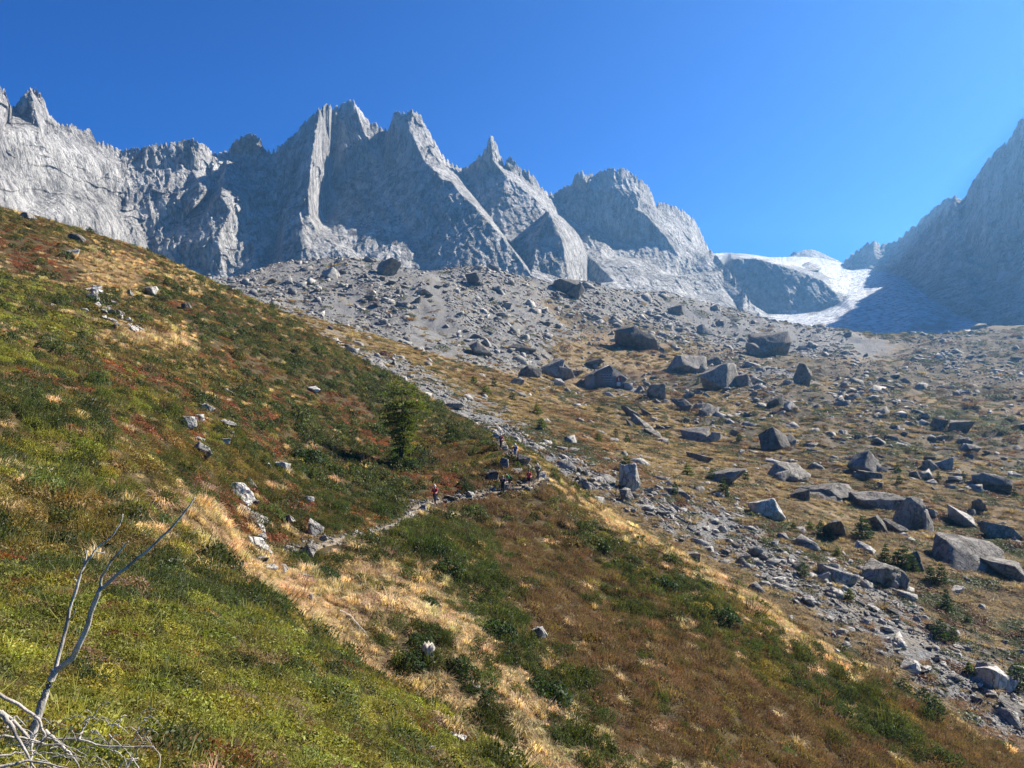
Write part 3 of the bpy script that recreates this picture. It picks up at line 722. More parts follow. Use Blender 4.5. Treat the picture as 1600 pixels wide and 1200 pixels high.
# the near shrubs are a mixture: yellowing, browning and bare sprigs among the green
q = R.uniform(0, 1, m)
k = np.where(near & (q < .10), 2, np.where(near & (q < .13), 3, np.where(near & (q < .20), 4, np.where(near & (q < .29), 1, k))))
k = np.where((r >= 15) & (k < 5) & (q < .12), 2, np.where((r >= 15) & (k < 5) & (q < .17), 4, np.where((r >= 15) & np.isin(k, (0, 2, 3)) & (q > .88), 1, k)))
tall = (k == 1) & (r > 22) & (fbm(x / 4.5, y / 4.5, 61.0, 3) > .05)          # clumps of taller juniper and alpenrose
size = np.where(tall, size * 1.2, size)
tint = (lo[k] + (hi - lo)[k] * u[:, None]) * np.exp(R.normal(0, .2, (m, 1))) * np.exp(R.normal(0, .06, (m, 3)))
tint[near & (k == 3)] *= .7
tint[k < 4] *= 1.18
tint[k == 5] *= 1.15
for nm, sel, coll, nv, lab, cat, flat in (
        ('low_shrubs', near, fineleaf, 4, 'olive green small-leaved shrubs covering the foreground slope', 'shrubs', (.5, .95)),
        ('alpine_shrubs', (k < 3) & ~near & (r < 62), fineleaf, 4, 'dark and olive green shrubs round the gully and on the rib', 'shrubs', (.75, 1.3)),
        ('heath_shrubs', (k < 3) & ~near & (r >= 62), leafy, 4, 'green and dark olive dwarf shrubs covering the far part of the hillside', 'shrubs', (.75, 1.3)),
        ('autumn_bilberry', (k == 3) & ~near, leafy, 4, 'rust red autumn bilberry patches among the green shrubs', 'shrubs', (.5, .9)),
        ('brown_heath', (k == 4) & ~near, twiggy, 3, 'brown twiggy heath covering the rib behind the gully', 'shrubs', (.7, 1.2)),
        ('dry_grass', k == 5, grassy, 4, 'tan dry grass tussocks filling the gully on the hillside', 'grass', (.7, 1.5))):
    s = sel; n = int(s.sum())
    hz = np.where(tall[s], 1.45, np.where(k[s] == 1, 1.35, 1.0)) * R.uniform(*flat, n)
    scl = np.stack([size[s], size[s], size[s] * hz], 1)
    if nm == 'low_shrubs': scl *= .85
    scatter(nm, coll, np.stack([x[s], y[s], z[s] - .06 * size[s]], 1), rot[s], scl, R.integers(0, nv, n), tint[s], lab, cat)

# grass and low shrubs between the boulders of the valley
def valley_cover(n):
    x, y, r = band_sample(n, -34, 46, [55, 90, 140, 220, 330, 480, 900], [14, 20, 20, 18, 13, 16], R)
    z = valley_z(x, y)
    w = zone_weights(x, y, vzx, vzy, vzk, VK, .06)
    d = np.clip(.6 + 1.5 * fbm(x / (3 + .03 * r), y / (3 + .03 * r), 44.0, 3), 0, 2)
    grass = (w @ np.array([.05, .8, .22, .15])) * np.clip(1.35 - r / 520, .12, 1); shrub = (w @ np.array([.06, .26, .45, 1.4])) * d
    q = R.uniform(0, 1.0, n)
    kk = np.where(q < shrub, 1, np.where(q < shrub + grass, 0, -1))
    ok = (kk >= 0) & (z > hill_tps(x, y) - 1.5)
    return x[ok], y[ok], z[ok], r[ok], kk[ok]
x, y, z, r, kk = valley_cover(80000)
m = len(x); gx, gy = normals(valley_z, x, y, 1.0)
rot = lean(gx, gy, .5, R.uniform(0, 6.283, m), R)
size = (.55 + r / 190) * np.exp(R.normal(0, .3, m))
gr = kk == 0
ta, tb, tc = np.array((.20, .145, .085)), np.array((.42, .32, .185)), np.array((.22, .115, .06))
u = R.uniform(0, 1, m)[:, None]; pn = np.clip(.5 + 1.2 * fbm(x / 30, y / 30, 71.0, 3), 0, 1)[:, None]
tg = (ta + (tb - ta) * u) * (1 - .6 * (pn > .75)) + tc * .6 * (pn > .75)
scatter('meadow_grass', grassy, np.stack([x, y, z - .05], 1)[gr], rot[gr], np.stack([size * 1.5, size * 1.5, size * .75], 1)[gr], R.integers(0, 4, int(gr.sum())), tg[gr], 'tan autumn grass between the boulders of the valley', 'grass')
sh = ~gr
ts = np.where(R.uniform(0, 1, (m, 1)) < .25, np.array((.13, .06, .03)), np.array((.045, .055, .022)) * (1 + 1.2 * u))
scatter('valley_shrubs', leafy, np.stack([x, y, z - .05], 1)[sh], rot[sh], np.stack([size * 1.3, size * 1.3, size * .9], 1)[sh], R.integers(0, 4, int(sh.sum())), ts[sh], 'dark dwarf shrubs strewn over the boulder valley', 'shrubs')
# ------------------------------------------------------------------ the trail
def path_strip(X, Y, width, name):
    P = np.stack([X, Y], 1); seg = np.hypot(*np.diff(P, axis=0).T); t = np.concatenate([[0], np.cumsum(seg)])
    q = np.arange(0, t[-1], .35); px_ = np.interp(q, t, X); py_ = np.interp(q, t, Y)
    for _ in range(6):
        px_[1:-1] = (px_[:-2] + 2 * px_[1:-1] + px_[2:]) / 4; py_[1:-1] = (py_[:-2] + 2 * py_[1:-1] + py_[2:]) / 4
    tx, ty = np.gradient(px_), np.gradient(py_); l = np.hypot(tx, ty); nx, ny = -ty / l, tx / l
    cols = np.linspace(-1, 1, 7); V = []
    for i in range(len(q)):
        w = width * (1 + .7 * pnoise(q[i] / 1.3, 3.1)); xs = px_[i] + nx[i] * cols * w; ys = py_[i] + ny[i] * cols * w
        zc = hill_z(xs, ys); zz = .4 * zc + .6 * zc.mean() + .05
        V.append(np.stack([xs, ys, zz + .03 * pnoise(xs * 2, ys * 2) - .12 * np.abs(cols) ** 3], 1))
    g = NT(name + '_dirt'); n = g.noise(g.pos(), 3.0, 6, .7)
    m = g.principled(g.mix(g.ramp(n, (.35, 0.), (.65, 1.)), (.10, .075, .05), (.34, .28, .20)), .95, g.bump(n, .8, .08), .1)
    o = mesh_obj(name, np.concatenate(V), grid_faces(len(q), 7)[:, ::-1], m, smooth=True)
    return prop(o, kind='structure')
path_strip(pathx, pathy, .42, 'path'); path_strip(path2x, path2y, .36, 'path')

# ------------------------------------------------------------------ rocks
def rock_mat(name, lo, hi, lichen=0.3, stain=(.11, .11, .10)):
    g = NT(name)
    rnd = g.n('ObjectInfo').outputs['Random']
    p = g.pos()
    n = g.noise(p, 0.9, 7, 0.7); n2 = g.noise(p, 5.0, 5, 0.7)
    c = g.mix(g.ramp(n2, (.3, 0.), (.7, 1.)), lo, hi)
    c = g.mix(g.ramp(n, (.48, 0.), (.66, lichen * 2)), c, stain)
    c = g.mix(1.0, c, g.ramp(rnd, (0., .62), (1., 1.3)), 'MULTIPLY')
    big = g.noise(p, .35, 6, .7)
    c = g.mix(1.0, c, g.ramp(big, (.36, .6), (.5, 1.), (.64, 1.2)), 'MULTIPLY')
    ck = g.math('ABSOLUTE', g.math('SUBTRACT', g.noise(g.pos((1, 1, .5), (.4, .5, .3), True), .55, 5, .6, .7), .5))
    c = g.mix(1.0, c, g.ramp(ck, (0., .4), (.012, .75), (.03, 1.)), 'MULTIPLY')
    h = g.math('ADD', g.math('ADD', n, g.math('MULTIPLY', n2, .4)), g.math('MULTIPLY', g.ramp(ck, (0., 0.), (.04, 1.)), .5))
    return g.principled(c, .9, g.bump(h, .9, .35), .15)
M_ROCK = rock_mat('grey_granite_rock', (.14, .127, .108), (.36, .325, .28), .35, (.12, .11, .09))
M_STONE = rock_mat('scree_stone', (.20, .186, .165), (.46, .43, .385), .25, (.13, .12, .10))
M_PALE = rock_mat('pale_granite_rock', (.36, .335, .295), (.58, .545, .49), .2, (.22, .205, .17))

def hull_rock(rs, n=12, dims=(1, .8, .6), flat=0.0):
    """angular block: hull of random points, fitted to dims"""
    R = np.random.default_rng(rs)
    p = R.normal(size=(n, 3)); p /= np.linalg.norm(p, axis=1)[:, None]
    p = np.sign(p) * np.abs(p) ** .85 * R.uniform(.72, 1.08, (n, 1))
    p[:, 2] += .25 * p[:, 0] * R.uniform(-1, 1)
    if flat: p[:, 2] = np.minimum(p[:, 2], np.quantile(p[:, 2], 1 - 1.6 * flat) + .1 * p[:, 0])
    p = (p - p.min(0)) / (p.max(0) - p.min(0)) - .5
    p = p * np.array(dims)
    bm = bmesh.new()
    for v in p: bm.verts.new(v)
    r = bmesh.ops.convex_hull(bm, input=bm.verts)
    for v in [v for v in bm.verts if not v.link_faces]: bm.verts.remove(v)
    bmesh.ops.dissolve_limit(bm, angle_limit=math.radians(9), verts=bm.verts, edges=bm.edges)
    bmesh.ops.triangulate(bm, faces=bm.faces)
    return bm
def rock_arrays(bm):
    bm.verts.ensure_lookup_table(); bm.verts.index_update()
    v = np.array([q.co[:] for q in bm.verts]); f = np.array([[q.index for q in t.verts] for t in bm.faces]); bm.free()
    return v, f
def fine_rock(rs, dims, cuts=2, n=11, rough=.03, flat=0.0, layers=0.0):
    """a boulder: angular hull, bevelled, subdivided and weathered; about 700 faces"""
    bm = hull_rock(rs, n, dims, flat)
    bmesh.ops.bevel(bm, geom=bm.edges[:], offset=.016 * min(dims), segments=1, affect='EDGES', clamp_overlap=True)
    bmesh.ops.triangulate(bm, faces=bm.faces)
    for _ in range(cuts):
        L = .22 * max(dims) * .6 ** _
        es = [e for e in bm.edges if e.calc_length() > L]
        if es: bmesh.ops.subdivide_edges(bm, edges=es, cuts=1, use_grid_fill=False)
        bmesh.ops.triangulate(bm, faces=bm.faces)
    v, f = rock_arrays(bm)
    s = max(dims); q = v / s
    d = rough * s * (fbm(q[:, 0] * 3 + rs, q[:, 1] * 3, q[:, 2] * 3, 4) + .6 * fbm(q[:, 0] * 7, q[:, 1] * 7 + rs, q[:, 2] * 14, 3, ridged=True))
    nrm = v / (np.linalg.norm(v, axis=1)[:, None] + 1e-6)
    v = v + nrm * d[:, None]
    if layers: v[:, :2] *= (1 + layers * np.sin(v[:, 2] * 26 / dims[2] + q[:, 0] * 3))[:, None]
    return v, f

stone_var = variant_collection('stone', [(*rock_arrays(hull_rock(100 + i, 9 + i % 4, (1, .55 + .08 * (i % 5), .34 + .07 * (i % 4)))), None) for i in range(12)], M_STONE)
stone_meshes = [o.data for o in stone_var.objects]
fine_meshes = {}
for i in range(10):
    v, f = fine_rock(300 + i, (1, .62 + .05 * (i % 5), .42 + .05 * (i % 4)), flat=.12 * (i % 3))
    fine_meshes[i] = mesh_data('boulder_%d' % i, v, f, [M_ROCK])

# scree, moraine rubble and stones on the valley turf: nobody could count them
R = np.random.default_rng(77)
def stones(n, radii, share, dens, smin, smax, alpha, name, lab):
    x, y, r = band_sample(n, -38, 46, radii, share, R)
    w = zone_weights(x, y, vzx, vzy, vzk, VK, .05)
    z = valley_z(x, y)
    clump = np.clip(.55 + 1.3 * fbm(x / (.05 * r + 3), y / (.05 * r + 3), 5.5, 4), .03, 2.2)
    keep = R.uniform(0, 1, n) < np.clip((w @ np.array(dens)) * clump, 0, 1)
    keep &= z > hill_tps(x, y) - 2.0
    x, y, z, r = x[keep], y[keep], z[keep], r[keep]; n = len(x)
    sc_ = smin * (1 - R.uniform(0, 1, n) * (1 - (smin / smax) ** alpha)) ** (-1 / alpha) * (.4 + r / 200)
    gx, gy = normals(valley_z, x, y, 2.0)
    rot = lean(gx, gy, .8, R.uniform(0, 6.283, n), R) + R.normal(0, .22, (n, 3))
    scl = sc_[:, None] * R.uniform(.75, 1.25, (n, 3))
    scatter(name, stone_var, np.stack([x, y, z + sc_ * .04], 1), rot, scl, R.integers(0, 12, n), np.ones((n, 3)), lab, 'stones')
stones(210000, [50, 90, 140, 220, 330, 480, 700, 1000], [14, 20, 16, 17, 20, 20, 12], (1.0, .16, .8, .25), .22, 4.0, 1.8, 'rubble', 'grey rubble and small boulders strewn over moraine and valley')
stones(130000, [50, 90, 140, 220, 330, 480, 700, 1000], [30, 34, 10, 5, 8, 11, 4], (2.2, .0, .05, .0), .17, 1.6, 1.6, 'scree', 'small packed stones of the long scree stream and the moraine')
stones(160000, [330, 480, 700, 1000], [22, 55, 42], (1.8, .1, .9, .2), .10, 1.4, 1.5, 'moraine_debris', 'fine grey debris covering the moraine and the far slope')
# gravel of the trail
X_, Y_ = np.concatenate([pathx, path2x]), np.concatenate([pathy, path2y])
sg = R.integers(0, len(X_) - 1, 1500); sg = sg[np.hypot(X_[sg + 1] - X_[sg], Y_[sg + 1] - Y_[sg]) < 12]; t_ = R.uniform(0, 1, len(sg))
gx_ = X_[sg] * (1 - t_) + X_[sg + 1] * t_ + R.normal(0, .45, len(sg)); gy_ = Y_[sg] * (1 - t_) + Y_[sg + 1] * t_ + R.normal(0, .45, len(sg))
gs_ = .12 * (1 - R.uniform(0, .97, len(sg))) ** -.55
scatter('trail_gravel', stone_var, np.stack([gx_, gy_, hill_z(gx_, gy_) + .03], 1), R.uniform(-.4, .4, (len(sg), 3)) + np.array([0, 0, 1.0]) * R.uniform(0, 6, (len(sg), 1)), gs_[:, None] * R.uniform(.8, 1.2, (len(sg), 3)), R.integers(0, 12, len(sg)), np.ones((len(sg), 3)), 'loose stones strewn along the trail', 'stones')

# single rocks
def ground_frame(px, py, fn=None):
    fn = fn or ground_z
    x, y, z = cast([px], [py], fn)
    return float(x[0]), float(y[0]), float(z[0])
ROCKS = []; MARKS = []
def boulder(px, py, w, h, label, pale=False, seed=None, dims=None, flat=0.0, yaw=None, tilt=(0, 0), rough=.03, layers=0.0, near=False, name='boulder', cat='boulder', sink=.22, cuts=3, group=None, shape=None):
    """a boulder whose foot is seen at (px, py), w by h pixels large"""
    x, y, z = ground_frame(px, py, hill_z if near else valley_z)
    if x != x: return None
    if near: sink = .08
    seed = seed if seed is not None else len(ROCKS) * 7 + 3
    MARKS.append((px, py - h / 2, seed))
    W = w / F * y; H = h / F * y
    dm = dims or (1, .75, 1)
    D = (W * dm[0], W * dm[1], H * (1 + sink) * dm[2])
    v, f = fine_rock(shape or seed, D, cuts, rough=rough, flat=flat, layers=layers)
    if w > 44:                                   # a split-off block leaning on the main one
        rr = np.random.default_rng(seed + 1)
        v2, f2 = fine_rock(seed + 1000, (D[0] * .55, D[1] * .6, D[2] * rr.uniform(.5, .8)), cuts, rough=rough, flat=flat)
        v2 = v2 + np.array([D[0] * .34 * rr.choice((-1, 1)), -D[1] * rr.uniform(.05, .25), -D[2] * .18])
        f = np.vstack([f, f2 + len(v)]); v = np.vstack([v, v2])
    o = mesh_obj(name, v, f, M_PALE if pale else M_ROCK)
    o.location = (x, y + D[1] * .3, z + D[2] * .5 - H * sink)
    o.rotation_euler = (tilt[0] + random.uniform(-.12, .12), tilt[1] + random.uniform(-.1, .2), yaw if yaw is not None else random.uniform(-.5, .5))
    prop(o, label, cat, group)
    ROCKS.append(o)
    return o
# ------------------------------------------------------------------ boulders told apart one by one: foot pixel, width, height, what it looks like
def B(px, py, w, h, label, **k): return boulder(px, py, w, h, label, **k)
# near slope, pale and sunlit
N = dict(near=True, pale=True, cat='rock', name='rock')
for px, py, w, h, lab, kw in [
    (290, 672, 30, 22, 'pale rock with a shaded front, leftmost of the small cluster on the red slope', dict(seed=41)),
    (312, 662, 14, 15, 'small upright pale rock between the two larger rocks of the cluster', dict(seed=42)),
    (322, 644, 22, 14, 'low white rock at the upper end of the small cluster', dict(seed=43)),
    (357, 672, 24, 18, 'grey pale rock standing apart to the right of the cluster', dict(seed=44)),
    (349, 695, 20, 11, 'flat white rock just below the grey pale rock', dict(seed=45)),
    (362, 687, 12, 14, 'small pointed white rock touching the flat white rock', dict(seed=46)),
    (314, 718, 32, 34, 'long white slab lying downhill below the small rock cluster', dict(seed=47, dims=(1, .5, .7), tilt=(.2, .75))),
    (308, 690, 20, 8, 'thin white stone just above the long white slab', dict(seed=48)),
    (372, 780, 52, 38, 'large white slab tilted downhill, upper of the two big ones above the gully', dict(seed=49, dims=(1, .7, .6), tilt=(.15, .55))),
    (390, 815, 54, 38, 'large white slab lying below the tilted one, lower of the two big ones', dict(seed=50, dims=(1, .6, .5), tilt=(.15, .65))),
    (390, 762, 26, 16, 'dark-fronted rock behind the upper big white slab', dict(seed=51, pale=False)),
    (394, 793, 20, 12, 'grey rock wedged beside the two big white slabs', dict(seed=52, pale=False)),
    (437, 738, 30, 18, 'rounded white rock at the left end of the tree shadow', dict(seed=53)),
    (419, 734, 10, 12, 'small white stone beside the rounded white rock by the tree shadow', dict(seed=54)),
    (481, 785, 18, 10, 'small white rock alone among red shrubs above the trail', dict(seed=55)),
    (488, 838, 28, 22, 'white rock with a drooping end just above the start of the trail', dict(seed=56, tilt=(0, .35))),
    (505, 845, 14, 9, 'small white stone at the start of the trail', dict(seed=57)),
    (454, 818, 18, 14, 'pinkish rock with a dark edge among red bilberry', dict(seed=58)),
    (408, 836, 15, 17, 'small upright white rock above the long gully slab', dict(seed=59)),
    (404, 868, 56, 26, 'long grey-white slab pointing into the tan grass gully', dict(seed=60, dims=(1, .5, .7), tilt=(.1, .5))),
    (402, 847, 24, 12, 'jumbled low white rock just above the long gully slab', dict(seed=61)),
    (478, 872, 32, 22, 'dark shaded block at the lower end of the trail', dict(seed=62, pale=False)),
    (449, 866, 18, 14, 'grey block left of the dark shaded block', dict(seed=63, pale=False)),
    (406, 886, 26, 16, 'dark hollow rock lying in tan grass below the long slab', dict(seed=64, pale=False)),
    (468, 905, 40, 12, 'flat pale slab at the lower edge of the trail rocks', dict(seed=65, dims=(1, .7, .6))),
    (436, 895, 22, 14, 'pale block among grass at the end of the trail', dict(seed=66)),
    (415, 893, 34, 10, 'flat white stones at the foot of the dark hollow rock', dict(seed=67)),
    (262, 890, 26, 16, 'white rock at the top edge of the green foreground slope', dict(seed=68)),
    (489, 613, 20, 10, 'lone white rock in the middle of the dark shrub slope', dict(seed=69)),
    (235, 462, 20, 15, 'pale block on the upper slope right of the stone chute', dict(seed=70)),
    (112, 404, 22, 16, 'pale block in the tan grass near the upper skyline', dict(seed=71)),
    (288, 484, 16, 12, 'small grey rock on the slope under the ridge', dict(seed=72, pale=False)),
    (200, 462, 16, 10, 'white rock at the head of the stone chute', dict(seed=73)),
    (130, 490, 14, 9, 'white rock beside red shrubs left of the stone chute', dict(seed=74)),
    (75, 480, 16, 7, 'small flat white rock far left of the stone chute', dict(seed=75)),
    (842, 1003, 26, 24, 'white rock half hidden by dark shrubs on the brown rib', dict(seed=76)),
    (765, 1112, 20, 13, 'rounded white rock in the lower gully', dict(seed=77)),
    (672, 1180, 14, 13, 'small white rock at the lower left edge of the gully', dict(seed=78)),
    (742, 1082, 18, 10, 'flat white stone beside a shrub in the gully', dict(seed=79)),
    (715, 1158, 30, 9, 'low grey stone in the tan grass at the bottom of the gully', dict(seed=80)),
    (480, 943, 14, 16, 'small white stone in the upper tan grass', dict(seed=81)),
    (682, 1002, 12, 8, 'small white stone beside the weathered stump', dict(seed=82)),
    (1082, 880, 28, 17, 'rounded grey rock on the crest of the brown rib', dict(seed=83, pale=False)),
    (1305, 1022, 18, 10, 'small pale rock low on the crest of the brown rib', dict(seed=84)),
    (962, 796, 22, 8, 'flat pale stone on the rib crest near the trail bend', dict(seed=85)),
    (818, 727, 26, 16, 'rounded grey rock beside the upper trail', dict(seed=86, pale=False)),
    (770, 752, 22, 18, 'dark rock above the trail behind the hikers', dict(seed=87, pale=False)),
    (788, 733, 14, 18, 'upright pale rock above the trail beside the yellow bush', dict(seed=88)),
    (808, 742, 16, 10, 'pale rock between the hikers on the trail bend', dict(seed=89)),
    (830, 738, 12, 8, 'small white rock beside the red-shirted hiker', dict(seed=90)),
    (845, 745, 20, 8, 'flat white rock at the outermost bend of the trail', dict(seed=91)),
    (775, 688, 14, 12, 'white rock behind the uppermost hiker', dict(seed=92)),
    (789, 706, 10, 10, 'small white rock just below the uppermost hiker', dict(seed=93)),
    (735, 776, 14, 8, 'pale stone on the middle stretch of the trail', dict(seed=94)),
    (660, 800, 14, 12, 'pale stone where the trail dips below the heath', dict(seed=95)),
    (705, 782, 18, 7, 'flat pale stone edging the trail right of the lone hiker', dict(seed=96)),
    (40, 344, 26, 12, 'pale block on the leftmost skyline of the slope', dict(seed=97)),
    (118, 378, 24, 14, 'dark block on the slope just below the left skyline', dict(seed=98, pale=False)),
]:
    a = dict(N); a.update(kw); B(px, py, w, h, lab, **a)

# boulder valley
for px, py, w, h, lab, kw in [
    (1203, 556, 68, 40, 'huge square flat-topped block standing below the glacier', dict(seed=201, dims=(1, .7, 1), flat=.1, rough=.02, yaw=.15)),
    (1000, 549, 86, 36, 'long whale-backed boulder at the foot of the moraine slope', dict(seed=202, dims=(1, .55, 1))),
    (1076, 582, 62, 30, 'dark pointed boulder, upper left of the dark pair right of the hut', dict(seed=203)),
    (1134, 607, 78, 42, 'large dark domed boulder, lower right of the dark pair right of the hut', dict(seed=204)),
    (1115, 572, 26, 16, 'small dark boulder behind the dark pair', dict(seed=205)),
    (1257, 602, 28, 30, 'dark pointed wedge standing alone right of the dark boulder pair', dict(seed=207, dims=(1, .7, 1.1), tilt=(0, .1))),
    (1218, 702, 58, 34, 'dark tent-shaped boulder in the middle of the valley', dict(seed=274, shape=211, yaw=.5)),
    (1088, 692, 46, 26, 'dark boulder left of the tent-shaped one', dict(seed=208)),
    (1120, 692, 30, 20, 'pale-sided boulder leaning on the dark one', dict(seed=209, pale=True)),
    (1095, 722, 46, 14, 'low grey slab below the leaning pair of boulders', dict(seed=210)),
    (1360, 740, 54, 42, 'steep wedge boulder with a sunlit sloping top', dict(seed=211, tilt=(0, .35), dims=(1, .7, .9))),
    (1365, 752, 46, 15, 'low dark slab in front of the steep wedge boulder', dict(seed=212)),
    (1206, 814, 58, 34, 'pale triangular boulder beside the stone stream', dict(seed=213, pale=True)),
    (1306, 780, 92, 30, 'broad sloping grey slab in the tan meadow', dict(seed=214, dims=(1, .8, .8), tilt=(.25, .1))),
    (1236, 752, 64, 26, 'dark ragged outcrop left of the broad sloping slab', dict(seed=215, rough=.06)),
    (1252, 782, 34, 18, 'pair-like dark block between outcrop and broad slab', dict(seed=216)),
    (1432, 828, 58, 50, 'tall dark fractured outcrop with vertical cracks', dict(seed=217, rough=.05, layers=.04)),
    (1375, 795, 84, 22, 'long low dark outcrop band left of the fractured one', dict(seed=218, rough=.06, dims=(1, .5, 1))),
    (1402, 835, 40, 24, 'dark block sheltering under the fractured outcrop', dict(seed=219)),
    (1376, 832, 34, 26, 'grey block left of the sheltered dark block', dict(seed=220)),
    (1458, 810, 18, 16, 'small grey block right of the fractured outcrop', dict(seed=221)),
    (1535, 896, 116, 66, 'great flat slab boulder with a smooth tilted top in the tan meadow', dict(seed=222, dims=(1, .8, .72), flat=.18, tilt=(.1, .14), yaw=-.2, rough=.022)),
    (1520, 822, 70, 40, 'sunlit sloping rock slab above the great flat boulder', dict(seed=223, pale=True, dims=(1, .7, .5), tilt=(.2, .5))),
    (1570, 842, 70, 44, 'cracked slab outcrop at the right end of the sunlit slab', dict(seed=224, dims=(1, .6, .6), tilt=(.2, .5), layers=.03)),
    (1535, 800, 24, 22, 'dark block perched on the sunlit slab', dict(seed=225)),
    (1556, 768, 58, 26, 'long dark boulder above the slab outcrop', dict(seed=226)),
    (1505, 676, 36, 20, 'dark boulder high on the hazy slope, right of centre', dict(seed=227)),
    (1470, 668, 26, 16, 'dark boulder left of the one high on the hazy slope', dict(seed=228)),
    (1452, 735, 30, 18, 'dark boulder with a pale flank on the shrubby slope', dict(seed=229)),
    (1476, 735, 34, 20, 'pale-flanked boulder leaning beside a dark one on the shrubby slope', dict(seed=230, pale=True)),
    (1520, 706, 30, 12, 'low grey boulder on the red-brown slope', dict(seed=231)),
    (1432, 752, 22, 16, 'grey block in the yellow grass right of the steep wedge boulder', dict(seed=232)),
    (1316, 914, 64, 36, 'large pale slab leaning in the stone stream', dict(seed=233, pale=True, tilt=(.1, .4), dims=(1, .6, .7))),
    (1385, 920, 74, 40, 'dark layered outcrop beside the stone stream', dict(seed=234, layers=.05, rough=.05)),
    (1300, 905, 34, 22, 'grey slab under the large pale leaning slab', dict(seed=235)),
    (1436, 892, 32, 30, 'pale-topped boulder behind the pine clump', dict(seed=236)),
    (1310, 845, 40, 30, 'dark curved boulder behind the small pines of the meadow', dict(seed=237, tilt=(0, .5))),
    (1360, 864, 40, 12, 'flat white slab in the tan meadow', dict(seed=238, pale=True)),
    (1412, 838, 22, 6, 'thin white slab below the sheltered dark block', dict(seed=239, pale=True)),
    (1500, 928, 26, 12, 'white stone in tan grass below the great flat boulder', dict(seed=240, pale=True)),
    (826, 590, 38, 20, 'dark block, left of the three boulders left of the hut', dict(seed=241)),
    (858, 588, 44, 32, 'tall pale-topped boulder, middle of the three left of the hut', dict(seed=242)),
    (886, 594, 34, 24, 'dark boulder, right of the three left of the hut', dict(seed=243)),
    (806, 602, 24, 12, 'low dark boulder in orange grass far left of the hut', dict(seed=244)),
    (875, 602, 22, 10, 'small pale boulder below the three left of the hut', dict(seed=245, pale=True)),
    (812, 548, 54, 16, 'flat slab boulder at the foot of the moraine', dict(seed=246, dims=(1, .6, .8))),
    (752, 556, 36, 20, 'dark boulder at the left foot of the moraine', dict(seed=247)),
    (930, 572, 30, 12, 'dark low boulder on the slope behind the hut', dict(seed=289)),
    (903, 588, 18, 10, 'grey boulder just left of the hut roof', dict(seed=249)),
    (605, 432, 38, 28, 'pointed boulder on the crest of the moraine', dict(seed=250, dims=(1, .7, 1.1))),
    (657, 462, 30, 12, 'dark flat boulder below the moraine crest', dict(seed=251)),
    (740, 444, 26, 18, 'block on the right hump of the moraine crest', dict(seed=252)),
    (516, 436, 30, 20, 'pale block on the left hump of the moraine crest', dict(seed=253, pale=True)),
    (455, 444, 16, 14, 'pale cube-like block near the left end of the moraine', dict(seed=254, pale=True)),
    (885, 460, 50, 26, 'broad grey boulder on the moraine below the leaning pyramid', dict(seed=255)),
    (1056, 490, 34, 14, 'boulder under the slabs at the right end of the moraine', dict(seed=256)),
    (1105, 522, 36, 16, 'grey boulder between the whale-backed boulder and the square block', dict(seed=257)),
    (1140, 758, 62, 24, 'broad low boulder with a flat pale top behind young pines', dict(seed=258, flat=.15)),
    (985, 768, 36, 40, 'white smooth-faced boulder under a dark pine bush beside the stone stream', dict(seed=259, pale=True, dims=(1, .7, 1.1))),
    (980, 784, 26, 18, 'grey blocks at the foot of the white smooth-faced boulder', dict(seed=260)),
    (1025, 620, 30, 20, 'pointed grey boulder on the slope below the hut', dict(seed=261)),
    (1065, 640, 40, 18, 'low grey boulder right of the pointed one below the hut', dict(seed=262)),
    (1110, 650, 30, 20, 'dark boulder on the brown slope below the dark pair', dict(seed=263)),
    (1215, 635, 34, 20, 'dark block in the middle slope among pale stones', dict(seed=264)),
    (1240, 640, 26, 14, 'pale block right of the dark block of the middle slope', dict(seed=265, pale=True)),
    (1560, 1078, 60, 30, 'big pale slab at the lower right end of the stone stream', dict(seed=266, pale=True)),
    (1540, 1055, 30, 20, 'rounded grey boulder in the lower stone stream', dict(seed=267)),
    (1585, 1118, 50, 24, 'dark boulder at the bottom right edge of the picture', dict(seed=268)),
    (1425, 1052, 34, 20, 'pale boulder midway down the lower stone stream', dict(seed=269, pale=True)),
    (1180, 870, 26, 18, 'pale wedge in the stone stream beside red shrubs', dict(seed=270, pale=True)),
]:
    B(px, py, w, h, lab, **kw)

# slanting slabs on the knoll below the hut
for i, (px, py, w, h) in enumerate([(990, 652, 40, 12), (1005, 668, 42, 12), (1022, 682, 36, 12), (1012, 650, 34, 8), (1035, 672, 26, 9), (985, 668, 24, 9)]):
    B(px, py, w, h, 'long dark slab slanting down the knoll below the hut', seed=400 + i, dims=(1.1, .5, .9), tilt=(.2, .62), yaw=.1, rough=.04, name='rock_slab', cat='rock slab', group='slanting slabs below the hut')

